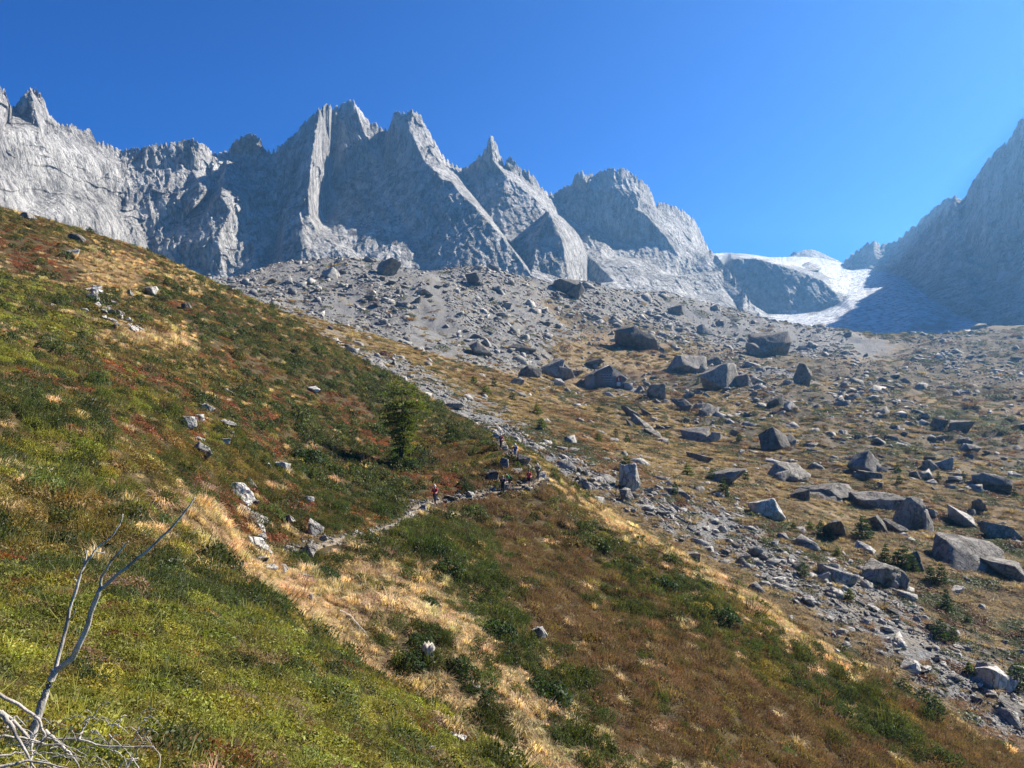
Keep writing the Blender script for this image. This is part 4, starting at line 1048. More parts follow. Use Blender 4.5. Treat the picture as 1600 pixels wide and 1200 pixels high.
# rocks of one sort that nothing tells apart
R = np.random.default_rng(5)
SHORT = {201: 'square flat-topped block', 202: 'whale-backed boulder', 203: 'pointed boulder of the dark pair', 204: 'domed boulder of the dark pair', 207: 'lone dark wedge', 274: 'tent-shaped boulder', 208: 'leaning dark boulder',
         211: 'steep wedge boulder', 213: 'pale triangular boulder', 214: 'broad sloping slab', 217: 'fractured outcrop', 222: 'great flat boulder', 226: 'long dark boulder', 227: 'dark boulder high on the hazy slope', 230: 'pale-flanked boulder',
         233: 'large leaning slab', 234: 'dark layered outcrop', 243: 'boulder trio beside the hut', 246: 'flat slab under the moraine', 247: 'dark boulder at the moraine foot', 250: 'pointed crest boulder', 251: 'dark flat moraine boulder',
         252: 'block on the right hump', 253: 'pale block on the left hump', 254: 'cube-like moraine block', 255: 'broad boulder below the pyramid', 256: 'boulder under the slabs', 258: 'broad boulder behind the young pines', 259: 'white smooth-faced boulder',
         264: 'dark block of the middle slope', 266: 'big pale slab', 267: 'rounded boulder in the stream', 269: 'pale boulder in the lower stream', 270: 'pale wedge in the stream', 261: 'pointed boulder below the hut', 263: 'dark boulder of the brown slope', 231: 'low boulder of the red-brown slope'}
LAND = [(px_, py_, SHORT[sd_]) for px_, py_, sd_ in MARKS if sd_ in SHORT] + [(945, 597, 'hut'), (1476, 985, 'bushy pine in the stream'), (1413, 875, 'tallest pine of the dense clump')]
USED = set()
def place_label(px, py, tone, size, what):
    """name a rock by its tone, size and the nearest thing one can find"""
    for lx, ly, nm in sorted(LAND, key=lambda l: (l[0] - px) ** 2 + (1.5 * (l[1] - py)) ** 2)[:3]:
        dx, dy = px - lx, py - ly
        rel = ('left of' if dx < 0 else 'right of') if abs(dx) > abs(dy) else ('above' if dy < 0 else 'below')
        lab = '%s %s %s, %s the %s' % (size, tone, what, rel, nm)
        if lab not in USED:
            USED.add(lab); return lab
    return None

def loose(n, region, size_px, lab, group, near=False, pale_share=.3, what=None):
    """n copies strewn along pixel polylines; size in pixels"""
    pts = np.array(region, float); seg = R.integers(0, len(pts) - 1, n); t = R.uniform(0, 1, n)[:, None]
    q = pts[seg, :2] * (1 - t) + pts[seg + 1, :2] * t + R.normal(0, 1, (n, 2)) * (pts[seg, 2:3] * (1 - t) + pts[seg + 1, 2:3] * t)
    X, Y, Z = cast(q[:, 0], q[:, 1], hill_z if near else valley_z)
    VT = valley_tps(np.nan_to_num(X), np.nan_to_num(Y)); HY = cast(q[:, 0], q[:, 1], hill_tps, n=200)[1] if not near else Y
    for i in range(n):
        if X[i] != X[i]: continue
        hid = VT[i] > Z[i] + 1 if near else HY[i] < Y[i] - 1
        if hid: continue                       # nothing of it would be seen
        sp = R.uniform(*size_px); s = sp / F * Y[i]
        o = bpy.data.objects.new('rock', fine_meshes[int(R.integers(0, 10))]); COL.objects.link(o)
        pale = R.uniform() < pale_share
        if pale:
            o.material_slots[0].link = 'OBJECT'; o.material_slots[0].material = M_PALE
        o.location = (X[i], Y[i], Z[i] + (.3 if near else .12) * s); o.scale = (s, s * R.uniform(.8, 1.2), s * R.uniform(.8, 1.2))
        o.rotation_euler = (R.normal(0, .2), R.normal(.25, .2), R.uniform(0, 6.28))
        f = (sp - size_px[0]) / (size_px[1] - size_px[0])
        own = place_label(q[i, 0], q[i, 1], 'pale' if pale else 'grey', 'small' if f < .33 else 'medium' if f < .67 else 'large', what) if what else None
        prop(o, own or lab, 'rock', group)
loose(46, [(140, 458, 6), (160, 478, 7), (185, 500, 6), (222, 518, 4)], (9, 18), 'pale stone heaped in the narrow chute high on the left slope', 'stones of the chute on the left slope', True, .9)
loose(30, [(640, 806, 5), (690, 784, 4), (760, 772, 4), (830, 752, 6)], (5, 10), 'pale stone edging the trail where the hikers walk', 'stones edging the trail', True, .9)
loose(70, [(900, 735, 8), (1030, 800, 14), (1150, 855, 20), (1300, 930, 26), (1450, 1030, 26), (1590, 1120, 20)], (11, 24), 'angular block lying in the long grey stone stream', 'blocks of the stone stream', False, .45, 'stream block')
loose(60, [(420, 440, 10), (560, 450, 16), (700, 460, 20), (850, 480, 22), (1000, 500, 16)], (9, 18), 'angular block scattered on the grey moraine slope', 'blocks on the moraine', False, .35, 'moraine block')
loose(60, [(1000, 600, 30), (1200, 680, 40), (1400, 700, 50), (1560, 720, 30)], (9, 20), 'grey boulder strewn over the hazy valley slope', 'boulders on the valley slope', False, .2, 'slope boulder')
# ------------------------------------------------------------------ wood helpers
def tube(pts, radii, sides=6):
    """tapered tube along a polyline"""
    P = np.array(pts, float); n = len(P); T = np.gradient(P, axis=0); T /= np.linalg.norm(T, axis=1)[:, None] + 1e-9
    up = np.array([.31, .22, .92]); V = []
    for i in range(n):
        a = np.cross(T[i], up); a /= np.linalg.norm(a) + 1e-9; b = np.cross(T[i], a)
        th = np.linspace(0, 2 * np.pi, sides, endpoint=False)
        V.append(P[i] + radii[i] * (np.cos(th)[:, None] * a + np.sin(th)[:, None] * b))
    i = np.arange(n - 1)[:, None] * sides; j = np.arange(sides)[None, :]; k = (j + 1) % sides
    f = np.stack([i + j, i + k, i + sides + k, i + sides + j], -1).reshape(-1, 4)
    V = np.concatenate(V + [P[-1:]])
    cap = np.stack([(n - 1) * sides + np.arange(sides), (n - 1) * sides + (np.arange(sides) + 1) % sides, np.full(sides, n * sides)], 1)
    return V, f, cap
def join(parts):
    V, F4, F3, o = [], [], [], 0
    for v, f4, f3 in parts:
        V.append(v); o2 = o
        if len(f4): F4.append(np.asarray(f4) + o)
        if len(f3): F3.append(np.asarray(f3) + o)
        o += len(v)
    return np.concatenate(V), [np.concatenate(F4) if F4 else np.zeros((0, 4), int), np.concatenate(F3) if F3 else np.zeros((0, 3), int)]
def thing(name, label, cat, loc, yaw=0.0, group=None):
    o = bpy.data.objects.new(name, None); o.empty_display_size = .3; COL.objects.link(o)
    o.location = loc; o.rotation_euler = (0, 0, yaw)
    return prop(o, label, cat, group)
def bark_mat(name, a, b):
    g = NT(name); n = g.noise(g.pos((1, 1, .25)), 14, 5, .7)
    return g.principled(g.mix(g.ramp(n, (.35, 0.), (.65, 1.)), a, b), .9, g.bump(n, .8, .02), .15)
M_BARK = bark_mat('bark', (.045, .035, .028), (.13, .10, .08)); M_DEAD = bark_mat('bleached_wood', (.19, .165, .135), (.56, .51, .44))
def needle_mat(name, a, b):
    g = NT(name)
    c = g.mix(g.attr('shade'), a, b)
    bs = g.n('BsdfPrincipled', {'Base Color': c, 'Roughness': .6, 'Specular IOR Level': .2}); tr = g.n('BsdfTranslucent', {'Color': g.mix(1.0, c, (1.3, 1.25, .6), 'MULTIPLY')})
    g.t.links.new(g.n('MixShader', {0: .35, 1: bs, 2: tr}).outputs[0], g.out.inputs['Surface']); return g.m
M_NEEDLE = needle_mat('pine_needles', (.022, .042, .016), (.06, .095, .03)); M_LARCH = needle_mat('larch_needles', (.05, .08, .016), (.21, .25, .045)); M_YELLOW = needle_mat('yellow_leaves', (.16, .15, .02), (.42, .36, .05))

def sprays(c, axis, size, R, up=.3):
    """small needle faces at centres c, along axis"""
    n = len(c); a = axis + R.normal(0, .55, (n, 3)); a[:, 2] += up; a /= np.linalg.norm(a, axis=1)[:, None]
    b = np.cross(a, R.normal(size=(n, 3))); b /= np.linalg.norm(b, axis=1)[:, None]
    s = size * R.uniform(.6, 1.4, (n, 1))
    v = np.stack([c - a * s * .3, c + b * s * .28 + a * s * .2, c + a * s, c - b * s * .28 + a * s * .2], 1).reshape(-1, 3)
    return v, np.arange(4 * n).reshape(n, 4)
def conifer(h, rad, rs, whorls, per, nsp, size, base=.08, profile=None, lean_=(0, 0), stems=1, gap=0.0):
    """trunk and limbs, and the needles: a crown with gaps"""
    R = np.random.default_rng(rs); wood, NV, NF, o = [], [], [], 0
    for s in range(stems):
        dx, dy = (lean_[0] + (s - .5 * (stems - 1)) * .09 * h, lean_[1]) if stems > 1 else lean_
        hh = h * (1 - .12 * s)
        z = np.linspace(-.15 * min(h, 2), hh, 9); t = np.clip(z / hh, 0, 1)
        ax = np.stack([dx * t ** 1.3 + .02 * h * np.sin(3 * t + s), dy * t, z], 1)
        wood.append(tube(ax, .022 * h * (1 - .93 * t) * (1 if s == 0 else .75), 7))
        for w in range(whorls):
            tw = base + (1 - base) * (w + R.uniform(0, .8)) / whorls
            if R.uniform() < gap: continue
            L0 = rad * (profile(tw) if profile else (1 - tw) ** .8 + .06)
            cz = np.array([np.interp(tw * hh, z, ax[:, i]) for i in range(3)])
            ph = R.uniform(0, 6.28)
            for q in range(per):
                th = ph + 6.28 * q / per + R.normal(0, .25); L = L0 * R.uniform(.55, 1.15)
                d = np.array([np.cos(th), np.sin(th), R.uniform(-.12, .28)]); tt = np.linspace(0, 1, 4)[:, None]
                br = cz + d * L * tt + np.array([0, 0, -.16 * L]) * tt ** 2
                if L > .12 * rad: wood.append(tube(br, .007 * h * (1 - .85 * tt[:, 0]) * (.4 + .6 * L / rad), 4))
                n = max(3, int(nsp * L / rad)); u = R.uniform(.12, 1, n)[:, None] ** .8
                c = cz + d * L * u + np.array([0, 0, -.16 * L]) * u ** 2 + R.normal(0, (.07 if stems > 1 else .09) * L + .02 * rad, (n, 3)) * [1, 1, .5]
                v, f = sprays(c, np.broadcast_to(d, (n, 3)), size, R, .1 if stems > 1 else .3)
                NV.append(v); NF.append(f + o); o += len(v)
    V = np.concatenate(NV)
    return join(wood), V, np.concatenate(NF), np.repeat(R.uniform(0, 1, len(V) // 4), 4)
def crown_mesh(name, V, F_, sh, mat):
    me = mesh_data(name, V, F_, [mat]); vattr(me, 'shade', sh); return me
def add_mesh(name, me, parent):
    o = bpy.data.objects.new(name, me); COL.objects.link(o); o.parent = parent; return o

# the larch on the slope
x, y, z = ground_frame(625, 727, hill_z)
H = 142 / F * y
def larch_profile(t): return np.interp(t, [0, .12, .28, .42, .58, .74, .9, 1], [.6, .55, .35, .62, .85, .9, .55, .16])
(wv, wf), nv, nf, sh = conifer(H, 44 / F * y, 5, 18, 6, 130, .15, .03, larch_profile, (.5, 0), 2, .10)
t = thing('larch_tree', 'green feathery larch standing alone on the heath slope above the trail', 'tree', (x, y, z))
mesh_obj('trunk', wv, wf, M_BARK, t); add_mesh('crown', crown_mesh('larch_crown', nv, nf, sh, M_LARCH), t)

# young pines of the valley: four models, many copies
PINES = []
for i in range(5):
    (wv, wf), nv, nf, sh = conifer(1.0, (.34, .42, .5, .28, .6)[i], 60 + i, 9, 7, 26, .075, .05, None, (.05 * (i - 2), 0))
    PINES.append((mesh_data('pine_trunk_%d' % i, wv, wf, [M_BARK]), crown_mesh('pine_crown_%d' % i, nv, nf, sh, M_LARCH if i == 3 else M_NEEDLE)))
def pine(px, py, h, label, k, wide=1.0, near=False, name='young_pine'):
    x, y, z = ground_frame(px, py, hill_z if near else valley_z)
    if x != x: return
    t = thing(name, label, 'tree', (x, y, z), random.uniform(0, 6.28)); s = h / F * y
    t.scale = (s * wide, s * wide, s)
    add_mesh('trunk', PINES[k][0], t); add_mesh('crown', PINES[k][1], t)
for a in [
    (978, 738, 26, 'dark pine bush rising above the white smooth-faced boulder', 1, 1.4), (1130, 772, 28, 'dark young pine in front of the broad low boulder', 0), (1112, 752, 20, 'round young pine at the left end of the broad low boulder', 2),
    (1165, 752, 18, 'small young pine at the right end of the broad low boulder', 1), (1075, 745, 22, 'pale green young larch in the meadow left of the broad low boulder', 3, 1.6), (1053, 775, 22, 'dark young pine at the upper edge of the stone stream', 0),
    (1136, 778, 14, 'low dark pine just below the dark young pine of the broad boulder', 2), (1348, 843, 38, 'bushy dark pine in front of the dark curved boulder', 1, 1.3), (1282, 836, 24, 'left of the three small pines on the dark mound', 0), (1295, 842, 20, 'middle of the three small pines on the dark mound', 2), (1266, 830, 18, 'pale outer pine left of the three on the dark mound', 3, 1.4),
    (1382, 880, 30, 'slim pine left of the pine clump by the dark layered outcrop', 0), (1413, 892, 40, 'tallest pine of the dense clump by the layered outcrop', 1), (1402, 888, 30, 'left pine of the dense clump by the layered outcrop', 1, 1.2), (1428, 894, 28, 'right pine of the dense clump by the layered outcrop', 0, 1.2),
    (1453, 910, 28, 'left of two pines below the pale-topped boulder', 1), (1471, 914, 32, 'right of two pines below the pale-topped boulder', 1), (1480, 955, 34, 'dark pine alone in orange shrubs below the pine pair', 0), (1468, 1000, 34, 'bushy pine in the lower stone stream', 2, 1.2), (1488, 1003, 26, 'smaller pine beside the bushy pine of the lower stone stream', 1),
    (1588, 1075, 40, 'dark pine at the right edge above the lower stone stream', 1, 1.3), (1512, 975, 18, 'small olive pine right of the lower stone stream', 2), (1515, 1055, 22, 'yellow-green young larch in the lower stone stream', 3, 1.6), (1254, 900, 22, 'dark bush-like pine inside the stone stream', 2, 1.3), (1326, 938, 20, 'pale green young larch below the large leaning slab', 3, 1.7),
    (1308, 870, 16, 'pale yellow young larch above the large leaning slab', 3, 1.6), (980, 694, 18, 'dark young pine on the slope below the slanting slabs', 0), (935, 692, 18, 'pale young larch on the grass slope below the hut', 3, 1.5), (962, 682, 14, 'small dark pine beneath the slanting slabs', 1), (936, 646, 12, 'small dark pine just below the hut', 1),
    (845, 672, 20, 'pale young larch beside the upper stone stream', 3, 1.7), (840, 648, 18, 'olive young larch above the upper stone stream', 3, 1.7), (772, 606, 16, 'young pine in orange grass left of the hut', 1), (757, 618, 18, 'bright yellow-green larch, left of two by the upper stone stream', 3, 1.4), (764, 620, 16, 'green larch, right of two by the upper stone stream', 3, 1.3), (740, 600, 14, 'small larch at the foot of the moraine', 3, 1.4), (800, 628, 16, 'dark young pine on the grass above the upper stone stream', 1, 1.3),
    (1402, 740, 18, 'small dark pine right of the steep wedge boulder', 0), (1405, 757, 16, 'small dark pine below the steep wedge boulder', 1), (1467, 752, 16, 'small pine in the yellow grass right of the grey block', 0), (1506, 750, 14, 'small pine right of the one in the yellow grass', 0), (1585, 778, 18, 'small pine at the right end of the long dark boulder', 0), (1155, 690, 14, 'low green bush-like pine by the leaning pair of boulders', 2), (1503, 703, 10, 'tiny pine on the hazy slope above the long dark boulder', 0), (1090, 600, 10, 'tiny pine between the dark boulder pair', 0),
    (1240, 830, 16, 'small pine on the edge of the pale triangular boulder', 1)]:
    pine(*a)
for a in [(140, 368, 14, 'dark round bush-like pine on the left skyline', 2), (156, 366, 16, 'second dark pine on the left skyline, right of the round one', 1), (105, 352, 10, 'small pine on the left skyline by tan grass', 1), (55, 340, 12, 'leftmost tiny pine on the skyline', 3),
          (985, 897, 16, 'small upright pine on the brown rib', 0), (945, 862, 18, 'dark squat pine on the upper brown rib', 2, 1.5), (1440, 1108, 34, 'low dwarf pine on the rib crest, left of three', 2, 1.5), (1462, 1126, 38, 'low dwarf pine on the rib crest, middle of three', 2, 1.4), (1412, 1090, 30, 'low dwarf pine on the rib crest, right of three seen uphill', 2, 1.5)]:
    pine(*a, near=True)

# bushes that stand out of the heath
M_BUSH = leaf_mat('bush_leaf'); 
def bush(px, py, w, h, label, mat, rs, near=True):
    x, y, z = ground_frame(px, py, hill_z if near else valley_z)
    if x != x: return
    s = w / F * y; hh = h / F * y
    t = thing('bush', label, 'bush', (x, y, z))
    n = 900; v, f, sh = leaf_clump(n, .5 * s, hh, .05 * s * .8, rs, .3); me = mesh_data('foliage', v, f, [mat]); vattr(me, 'shade', sh); add_mesh('foliage', me, t)
    R = np.random.default_rng(rs)
    for q in range(4):
        th = R.uniform(0, 6.28); e = np.array([np.cos(th) * .3 * s, np.sin(th) * .3 * s, .7 * hh])
        mesh_obj('stem', *(lambda a: (a[0], [a[1], a[2]]))(tube([(0, 0, -.1), e * .5 + [0, 0, .05], e], [.02 * s, .014 * s, .006 * s], 5)), M_BARK, t)
bush(781, 728, 16, 20, 'bright yellow-green bush above the trail bend', M_YELLOW, 71)
for px, py, w, h, lab in [(640, 735, 40, 22, 'dark green bush at the foot of the lone larch'), (480, 722, 60, 24, 'wide dark bush at the shaded end of the larch shadow'), (660, 730, 20, 34, 'green upright bush right of the larch trunk'), (655, 1012, 50, 26, 'dark shrub left of the weathered stump in the gully'), (640, 1045, 56, 34, 'large dark shrub below the weathered stump'), (715, 1048, 50, 26, 'dark shrub right of the weathered stump'), (730, 1062, 44, 26, 'lower dark shrub right of the weathered stump'), (500, 905, 64, 22, 'dark shrub mound where the gully meets the trail'), (760, 1092, 40, 18, 'small dark shrub in the lower gully beside a white stone'), (670, 950, 40, 18, 'dark shrub in the upper right of the tan gully'),
                             (255, 372, 40, 16, 'dark juniper patch on the upper left slope'), (730, 768, 22, 18, 'dark bush beside the trail between lone hiker and group'), (1035, 920, 56, 22, 'dark green shrub mound on the middle of the rib'), (1130, 972, 60, 24, 'grey-green shrub mound lower on the rib'), (700, 900, 60, 30, 'dark shrub mound at the left edge of the brown rib'), (775, 1000, 70, 36, 'tall dark shrub mound bordering the gully'), (850, 1100, 90, 44, 'large dark shrub mound at the lower gully edge')]:
    bush(px, py, w, h, lab, M_NEEDLE, px)

# dead wood
def px_path(pts, lift=0.0):
    out = []
    for px, py, d in pts: out.append(P3(px, py, d))
    return np.array(out)
def dead_branch(parent, pts, r0, r1, origin, name='branch'):
    p = px_path(pts) - origin; n = len(p)
    t_ = np.linspace(0, 1, n); q = np.linspace(0, 1, n * 4)
    p = np.stack([np.interp(q, t_, p[:, i]) for i in range(3)], 1); p += .006 * np.stack([pnoise(q * 9 + i * 7.3, pts[0][0] * .1, 3.0) for i in range(3)], 1)
    v, f, c = tube(p, 0.8 * np.interp(q, [0, 1], [r0, r1]), 7)
    return mesh_obj(name, v, [f, c], M_DEAD, parent, smooth=True)
bx, by, bz = P3(58, 1124, 3.75); og = np.array((bx, by, bz))
t = thing('dead_sapling', 'bare bleached sapling with forked stems rising from the foreground shrubs', 'dead tree', og)
dead_branch(t, [(44, 1165, 3.72), (59, 1121, 3.75), (70, 1088, 3.78), (86, 1046, 3.8)], .026, .021, og, 'trunk')
dead_branch(t, [(86, 1047, 3.8), (98, 999, 3.84), (110, 950, 3.86), (122, 908, 3.88), (131, 883, 3.9), (136, 861, 3.92)], .013, .006, og)
dead_branch(t, [(131, 884, 3.9), (145, 864, 3.9), (154, 854, 3.92), (175, 838, 3.95), (189, 817, 3.97), (192, 803, 3.98)], .008, .003, og)
dead_branch(t, [(87, 1049, 3.8), (112, 1030, 3.78), (125, 1006, 3.76), (136, 978, 3.75), (150, 932, 3.72), (157, 920, 3.72)], .019, .014, og)
dead_branch(t, [(157, 921, 3.72), (157, 904, 3.72), (171, 880, 3.7), (189, 859, 3.68), (201, 845, 3.66)], .010, .004, og)
dead_branch(t, [(157, 921, 3.72), (196, 887, 3.74), (231, 859, 3.78), (266, 827, 3.82), (297, 789, 3.86), (305, 776, 3.88)], .011, .004, og)
dead_branch(t, [(120, 912, 3.88), (116, 902, 3.86)], .005, .002, og, 'twig'); dead_branch(t, [(150, 862, 3.92), (164, 864, 3.93)], .004, .002, og, 'twig'); dead_branch(t, [(108, 968, 3.85), (116, 960, 3.83), (118, 950, 3.83)], .004, .002, og, 'twig')
tangle = [[(-30, 1095, 3.3), (20, 1125, 3.32), (50, 1160, 3.3), (48, 1210, 3.25)], [(-10, 1080, 3.4), (35, 1105, 3.42), (62, 1125, 3.42), (70, 1150, 3.38), (52, 1178, 3.35), (30, 1200, 3.3)], [(0, 1112, 3.2), (15, 1130, 3.2), (35, 1165, 3.18), (62, 1215, 3.12)], [(-20, 1185, 3.15), (20, 1178, 3.2), (55, 1172, 3.25)],
          [(70, 1142, 3.42), (90, 1160, 3.4), (112, 1180, 3.36), (128, 1205, 3.3)], [(75, 1155, 3.5), (120, 1155, 3.5), (150, 1163, 3.5), (200, 1168, 3.5), (240, 1167, 3.5), (250, 1182, 3.48), (248, 1205, 3.45)], [(124, 1154, 3.5), (131, 1135, 3.52), (140, 1123, 3.52)], [(170, 1148, 3.55), (192, 1168, 3.52), (208, 1186, 3.5), (225, 1215, 3.45)], [(195, 1205, 3.42), (203, 1190, 3.44), (216, 1184, 3.46)], [(0, 1150, 3.2), (40, 1153, 3.25), (80, 1165, 3.3)], [(-5, 1200, 3.05), (50, 1188, 3.1), (110, 1202, 3.1)], [(78, 1170, 3.4), (95, 1165, 3.42), (104, 1150, 3.44)], [(10, 1138, 3.25), (24, 1118, 3.3), (40, 1135, 3.3)]]
og2 = np.array(P3(40, 1175, 3.3))
t = thing('dead_shrub', 'tangle of bleached dead branches in the lower left corner', 'dead shrub', og2)
for i, pts in enumerate(tangle): dead_branch(t, pts, (.013, .011, .016, .008)[i % 4] * (.55 if i > 4 else 1), .003, og2)
R = np.random.default_rng(91)
for i in range(70):
    a = np.array([R.uniform(-10, 240), R.uniform(1120, 1205)]); th = R.uniform(-.9, .9); L = R.uniform(20, 60) * (1.3 if a[0] < 90 else .8)
    d = R.uniform(3.1, 3.55); pts = [(a[0] + L * s_ * math.cos(th), a[1] + L * s_ * math.sin(th) - 10 * math.sin(3 * s_), d) for s_ in (0, .35, .7, 1)]
    dead_branch(t, pts, R.uniform(.002, .0045), .001, og2, 'twig')
def log(p, d_scale, w, label, name='fallen_log'):
    q = np.array(p, float); X, Y, Z = cast(q[:, 0], q[:, 1], hill_z); P = np.stack([X, Y, Z + .12], 1); o0 = P[0].copy(); P = P - o0
    n = len(P); u = np.linspace(0, 1, 12); P = np.stack([np.interp(u, np.linspace(0, 1, n), P[:, i]) for i in range(3)], 1) + .04 * np.stack([pnoise(u * 4, i * 3.1, q[0, 0]) for i in range(3)], 1)
    r = w / F * Y.mean() * .5 * (1 - .5 * u) * (1 + .25 * pnoise(u * 6, 1.0, q[0, 0]))
    v, f, c = tube(P, r, 8); o = mesh_obj(name, v, [f, c], M_DEAD, smooth=True); o.location = o0; prop(o, label, 'log')
log([(530, 960), (548, 968), (560, 982), (573, 997)], 1, 6, 'bleached curved log lying in the tan gully grass')
log([(602, 936), (616, 938), (627, 948), (638, 957)], 1, 8, 'thicker grey log higher up in the tan gully grass')
log([(353, 611), (362, 616), (376, 621)], 1, 6, 'short white log on the heath slope above the rock cluster')
log([(190, 858), (200, 861), (212, 866)], 1, 4, 'short pale log behind the dead sapling')
x, y, z = ground_frame(668, 1036, hill_z); hs = 34 / F * y
t = thing('tree_stump', 'upright weathered silver-grey stump standing in the tan gully', 'stump', (x, y, z))
parts = []; R = np.random.default_rng(17)
th = np.linspace(0, 2 * np.pi, 14, endpoint=False); V = []
for k_, (zz, rr) in enumerate([(-.1, .34), (.15, .26), (.45, .27), (.7, .30), (.9, .22)]):
    rj = hs * rr * (1 + .22 * np.sin(3 * th + k_ * .4) + R.normal(0, .06, 14)); V.append(np.stack([rj * np.cos(th), .7 * rj * np.sin(th), np.full(14, zz * hs) + (R.normal(0, .035 * hs, 14) if k_ == 4 else 0)], 1))
i_ = np.arange(4)[:, None] * 14; j_ = np.arange(14)[None, :]
f_ = np.stack([i_ + j_, i_ + (j_ + 1) % 14, i_ + 14 + (j_ + 1) % 14, i_ + 14 + j_], -1).reshape(-1, 4)
V = np.concatenate(V + [np.array([[0, 0, hs * .72]])]); cap = np.stack([56 + np.arange(14), 56 + (np.arange(14) + 1) % 14, np.full(14, 70)], 1)
mesh_obj('trunk', V, [f_, cap], M_DEAD, t)
for a in (0.4, 2.3, 4.4):
    v, f, c = tube([(.1 * hs * math.cos(a), .1 * hs * math.sin(a), .05 * hs), (.35 * hs * math.cos(a), .35 * hs * math.sin(a), 0), (.55 * hs * math.cos(a), .55 * hs * math.sin(a), -.12 * hs)], [.09 * hs, .06 * hs, .02 * hs]); mesh_obj('root', v, [f, c], M_DEAD, t)

# ------------------------------------------------------------------ the mountain hut
def box(x0, x1, y0, y1, z0, z1):
    v = np.array([(x, y, z) for z in (z0, z1) for y in (y0, y1) for x in (x0, x1)], float)
    return v, np.array([[0, 2, 3, 1], [4, 5, 7, 6], [0, 1, 5, 4], [2, 6, 7, 3], [0, 4, 6, 2], [1, 3, 7, 5]])
def wall_mat():
    g = NT('hut_stone_wall'); br = g.n('TexBrick', {'Vector': g.n('TexCoord').outputs['Object'], 'Scale': 1.0, 'Color1': (.33, .31, .28, 1), 'Color2': (.47, .44, .40, 1), 'Mortar': (.14, .14, .135, 1), 'Brick Width': .7, 'Row Height': .35, 'Mortar Size': .03})
    n = g.noise(g.pos(), 1.2, 5, .7); return g.principled(g.mix(.4, br.outputs[0], g.ramp(n, (.3, .1), (.7, .4)), 'MIX'), .95, g.bump(n, .5, .1), .1)
M_WALL, M_ROOF = wall_mat(), plain('hut_metal_roof', (.50, .51, .52), .5, spec=.4)
M_SUNLIT_EDGE = plain('painted_sunlit_edge', (.82, .81, .78), .6)  # near-white colour imitates sunlight catching the metal roof edge
M_WOOD, M_RED, M_WHITE, M_GLASS = plain('hut_timber', (.10, .075, .055), .85), plain('red_paint', (.42, .035, .04), .6), plain('white_paint', (.72, .71, .69), .7), plain('window_glass', (.03, .035, .045), .12, spec=.6)
hx, hy, hz = P3(945, 611, 372)
hz = float(valley_z(np.array([hx]), np.array([hy]))[0]); S = 372 / F       # metres per pixel at the hut
hut = thing('mountain_hut', 'grey stone mountain hut with a low gabled roof and a red door panel', 'hut', (hx, hy, hz), -.12)
zr = (611 - 579) * S                    # ridge height
xl, xm, xr, xa = -33 * S, -12 * S, 34 * S, 7 * S  # left end, front corner, right end, ridge
ze, zw = 11 * S, 14 * S
dep = 11.0
def prism(poly, y0, y1):
    n = len(poly); v = np.array([(a, y0, b) for a, b in poly] + [(a, y1, b) for a, b in poly], float)
    bm = bmesh.new(); vs_ = [bm.verts.new(p) for p in v]
    bm.faces.new(vs_[:n][::-1]); bm.faces.new(vs_[n:])
    for i in range(n): bm.faces.new((vs_[i], vs_[(i + 1) % n], vs_[n + (i + 1) % n], vs_[n + i]))
    bmesh.ops.recalc_face_normals(bm, faces=bm.faces); bmesh.ops.triangulate(bm, faces=bm.faces)
    return rock_arrays(bm)
def roof_z(x): return zr - (xa - x) / (xa - xl) * (zr - zw) if x < xa else zr - (x - xa) / (xr - xa) * (zr - ze)
mesh_obj('front_wall', *prism([(xm, -3), (xr - .4, -3), (xr - .4, roof_z(xr - .4) - .25), (xa, zr - .25), (xm, roof_z(xm) - .25)], 0, dep), M_WALL, hut)
mesh_obj('side_wing', *prism([(xl + .4, -3), (xm, -3), (xm, roof_z(xm) - .25), (xl + .4, roof_z(xl + .4) - .25)], 1.6, dep - .3), M_WALL, hut)
for a, b, nm in ((xl - .5, xa, 'roof_pane'), (xa, xr + .6, 'roof_pane')):
    za, zb = (roof_z(xl) - .5 * (zr - zw) / (xa - xl), zr) if a < xa and b == xa else (zr, ze - .6 * (zr - ze) / (xr - xa))
    mesh_obj('roof', *prism([(a, za), (b, zb), (b, zb + .22), (a, za + .22)], -.9, dep + .6), M_ROOF, hut)
for a, za, b, zb in ((xl - .5, roof_z(xl) - .5 * (zr - zw) / (xa - xl), xa, zr), (xa, zr, xr + .6, ze - .6 * (zr - ze) / (xr - xa))):
    mesh_obj('sunlit_edge_strip', *prism([(a, za - .28), (b, zb - .28), (b, zb + .24), (a, za + .24)], -1.02, -.905), M_SUNLIT_EDGE, hut)  # added strips along the gable, painted pale for the sunlit roof edge
def window(px, py, w, h, yy=0.0, lit=None):
    cx, cz = (px - 945) * S, (611 - py) * S; W, Hh = w * S * .62, h * S * .6
    fr = mesh_obj('window', *box(cx - W, cx + W, yy - .06, yy + .05, cz - Hh, cz + Hh), M_WHITE, hut)
    mesh_obj('pane', *box(cx - W * .78, cx + W * .78, yy - .09, yy - .055, cz - Hh * .8, cz + Hh * .8), M_GLASS, fr)
    mesh_obj('sill', *box(cx - W * 1.15, cx + W * 1.15, yy - .2, yy - .06, cz - Hh * 1.15, cz - Hh), M_WALL, fr)
for px in (940, 944.5, 949, 954): window(px, 595, 2.2, 2.8)
for px in (944, 948, 952.3, 956.5): window(px, 603, 2.0, 3.0)
window(949.5, 588, 2.2, 2.6); window(961, 597, 2.0, 2.6)
for px in (921, 925, 929): window(px, 594.5, 1.8, 2.0, 1.6)
cx = (966.5 - 945) * S
dr = mesh_obj('door', *box(cx - 3.4 * S, cx + 3.4 * S, -.22, .05, (611 - 605) * S, (611 - 597) * S), M_RED, hut)
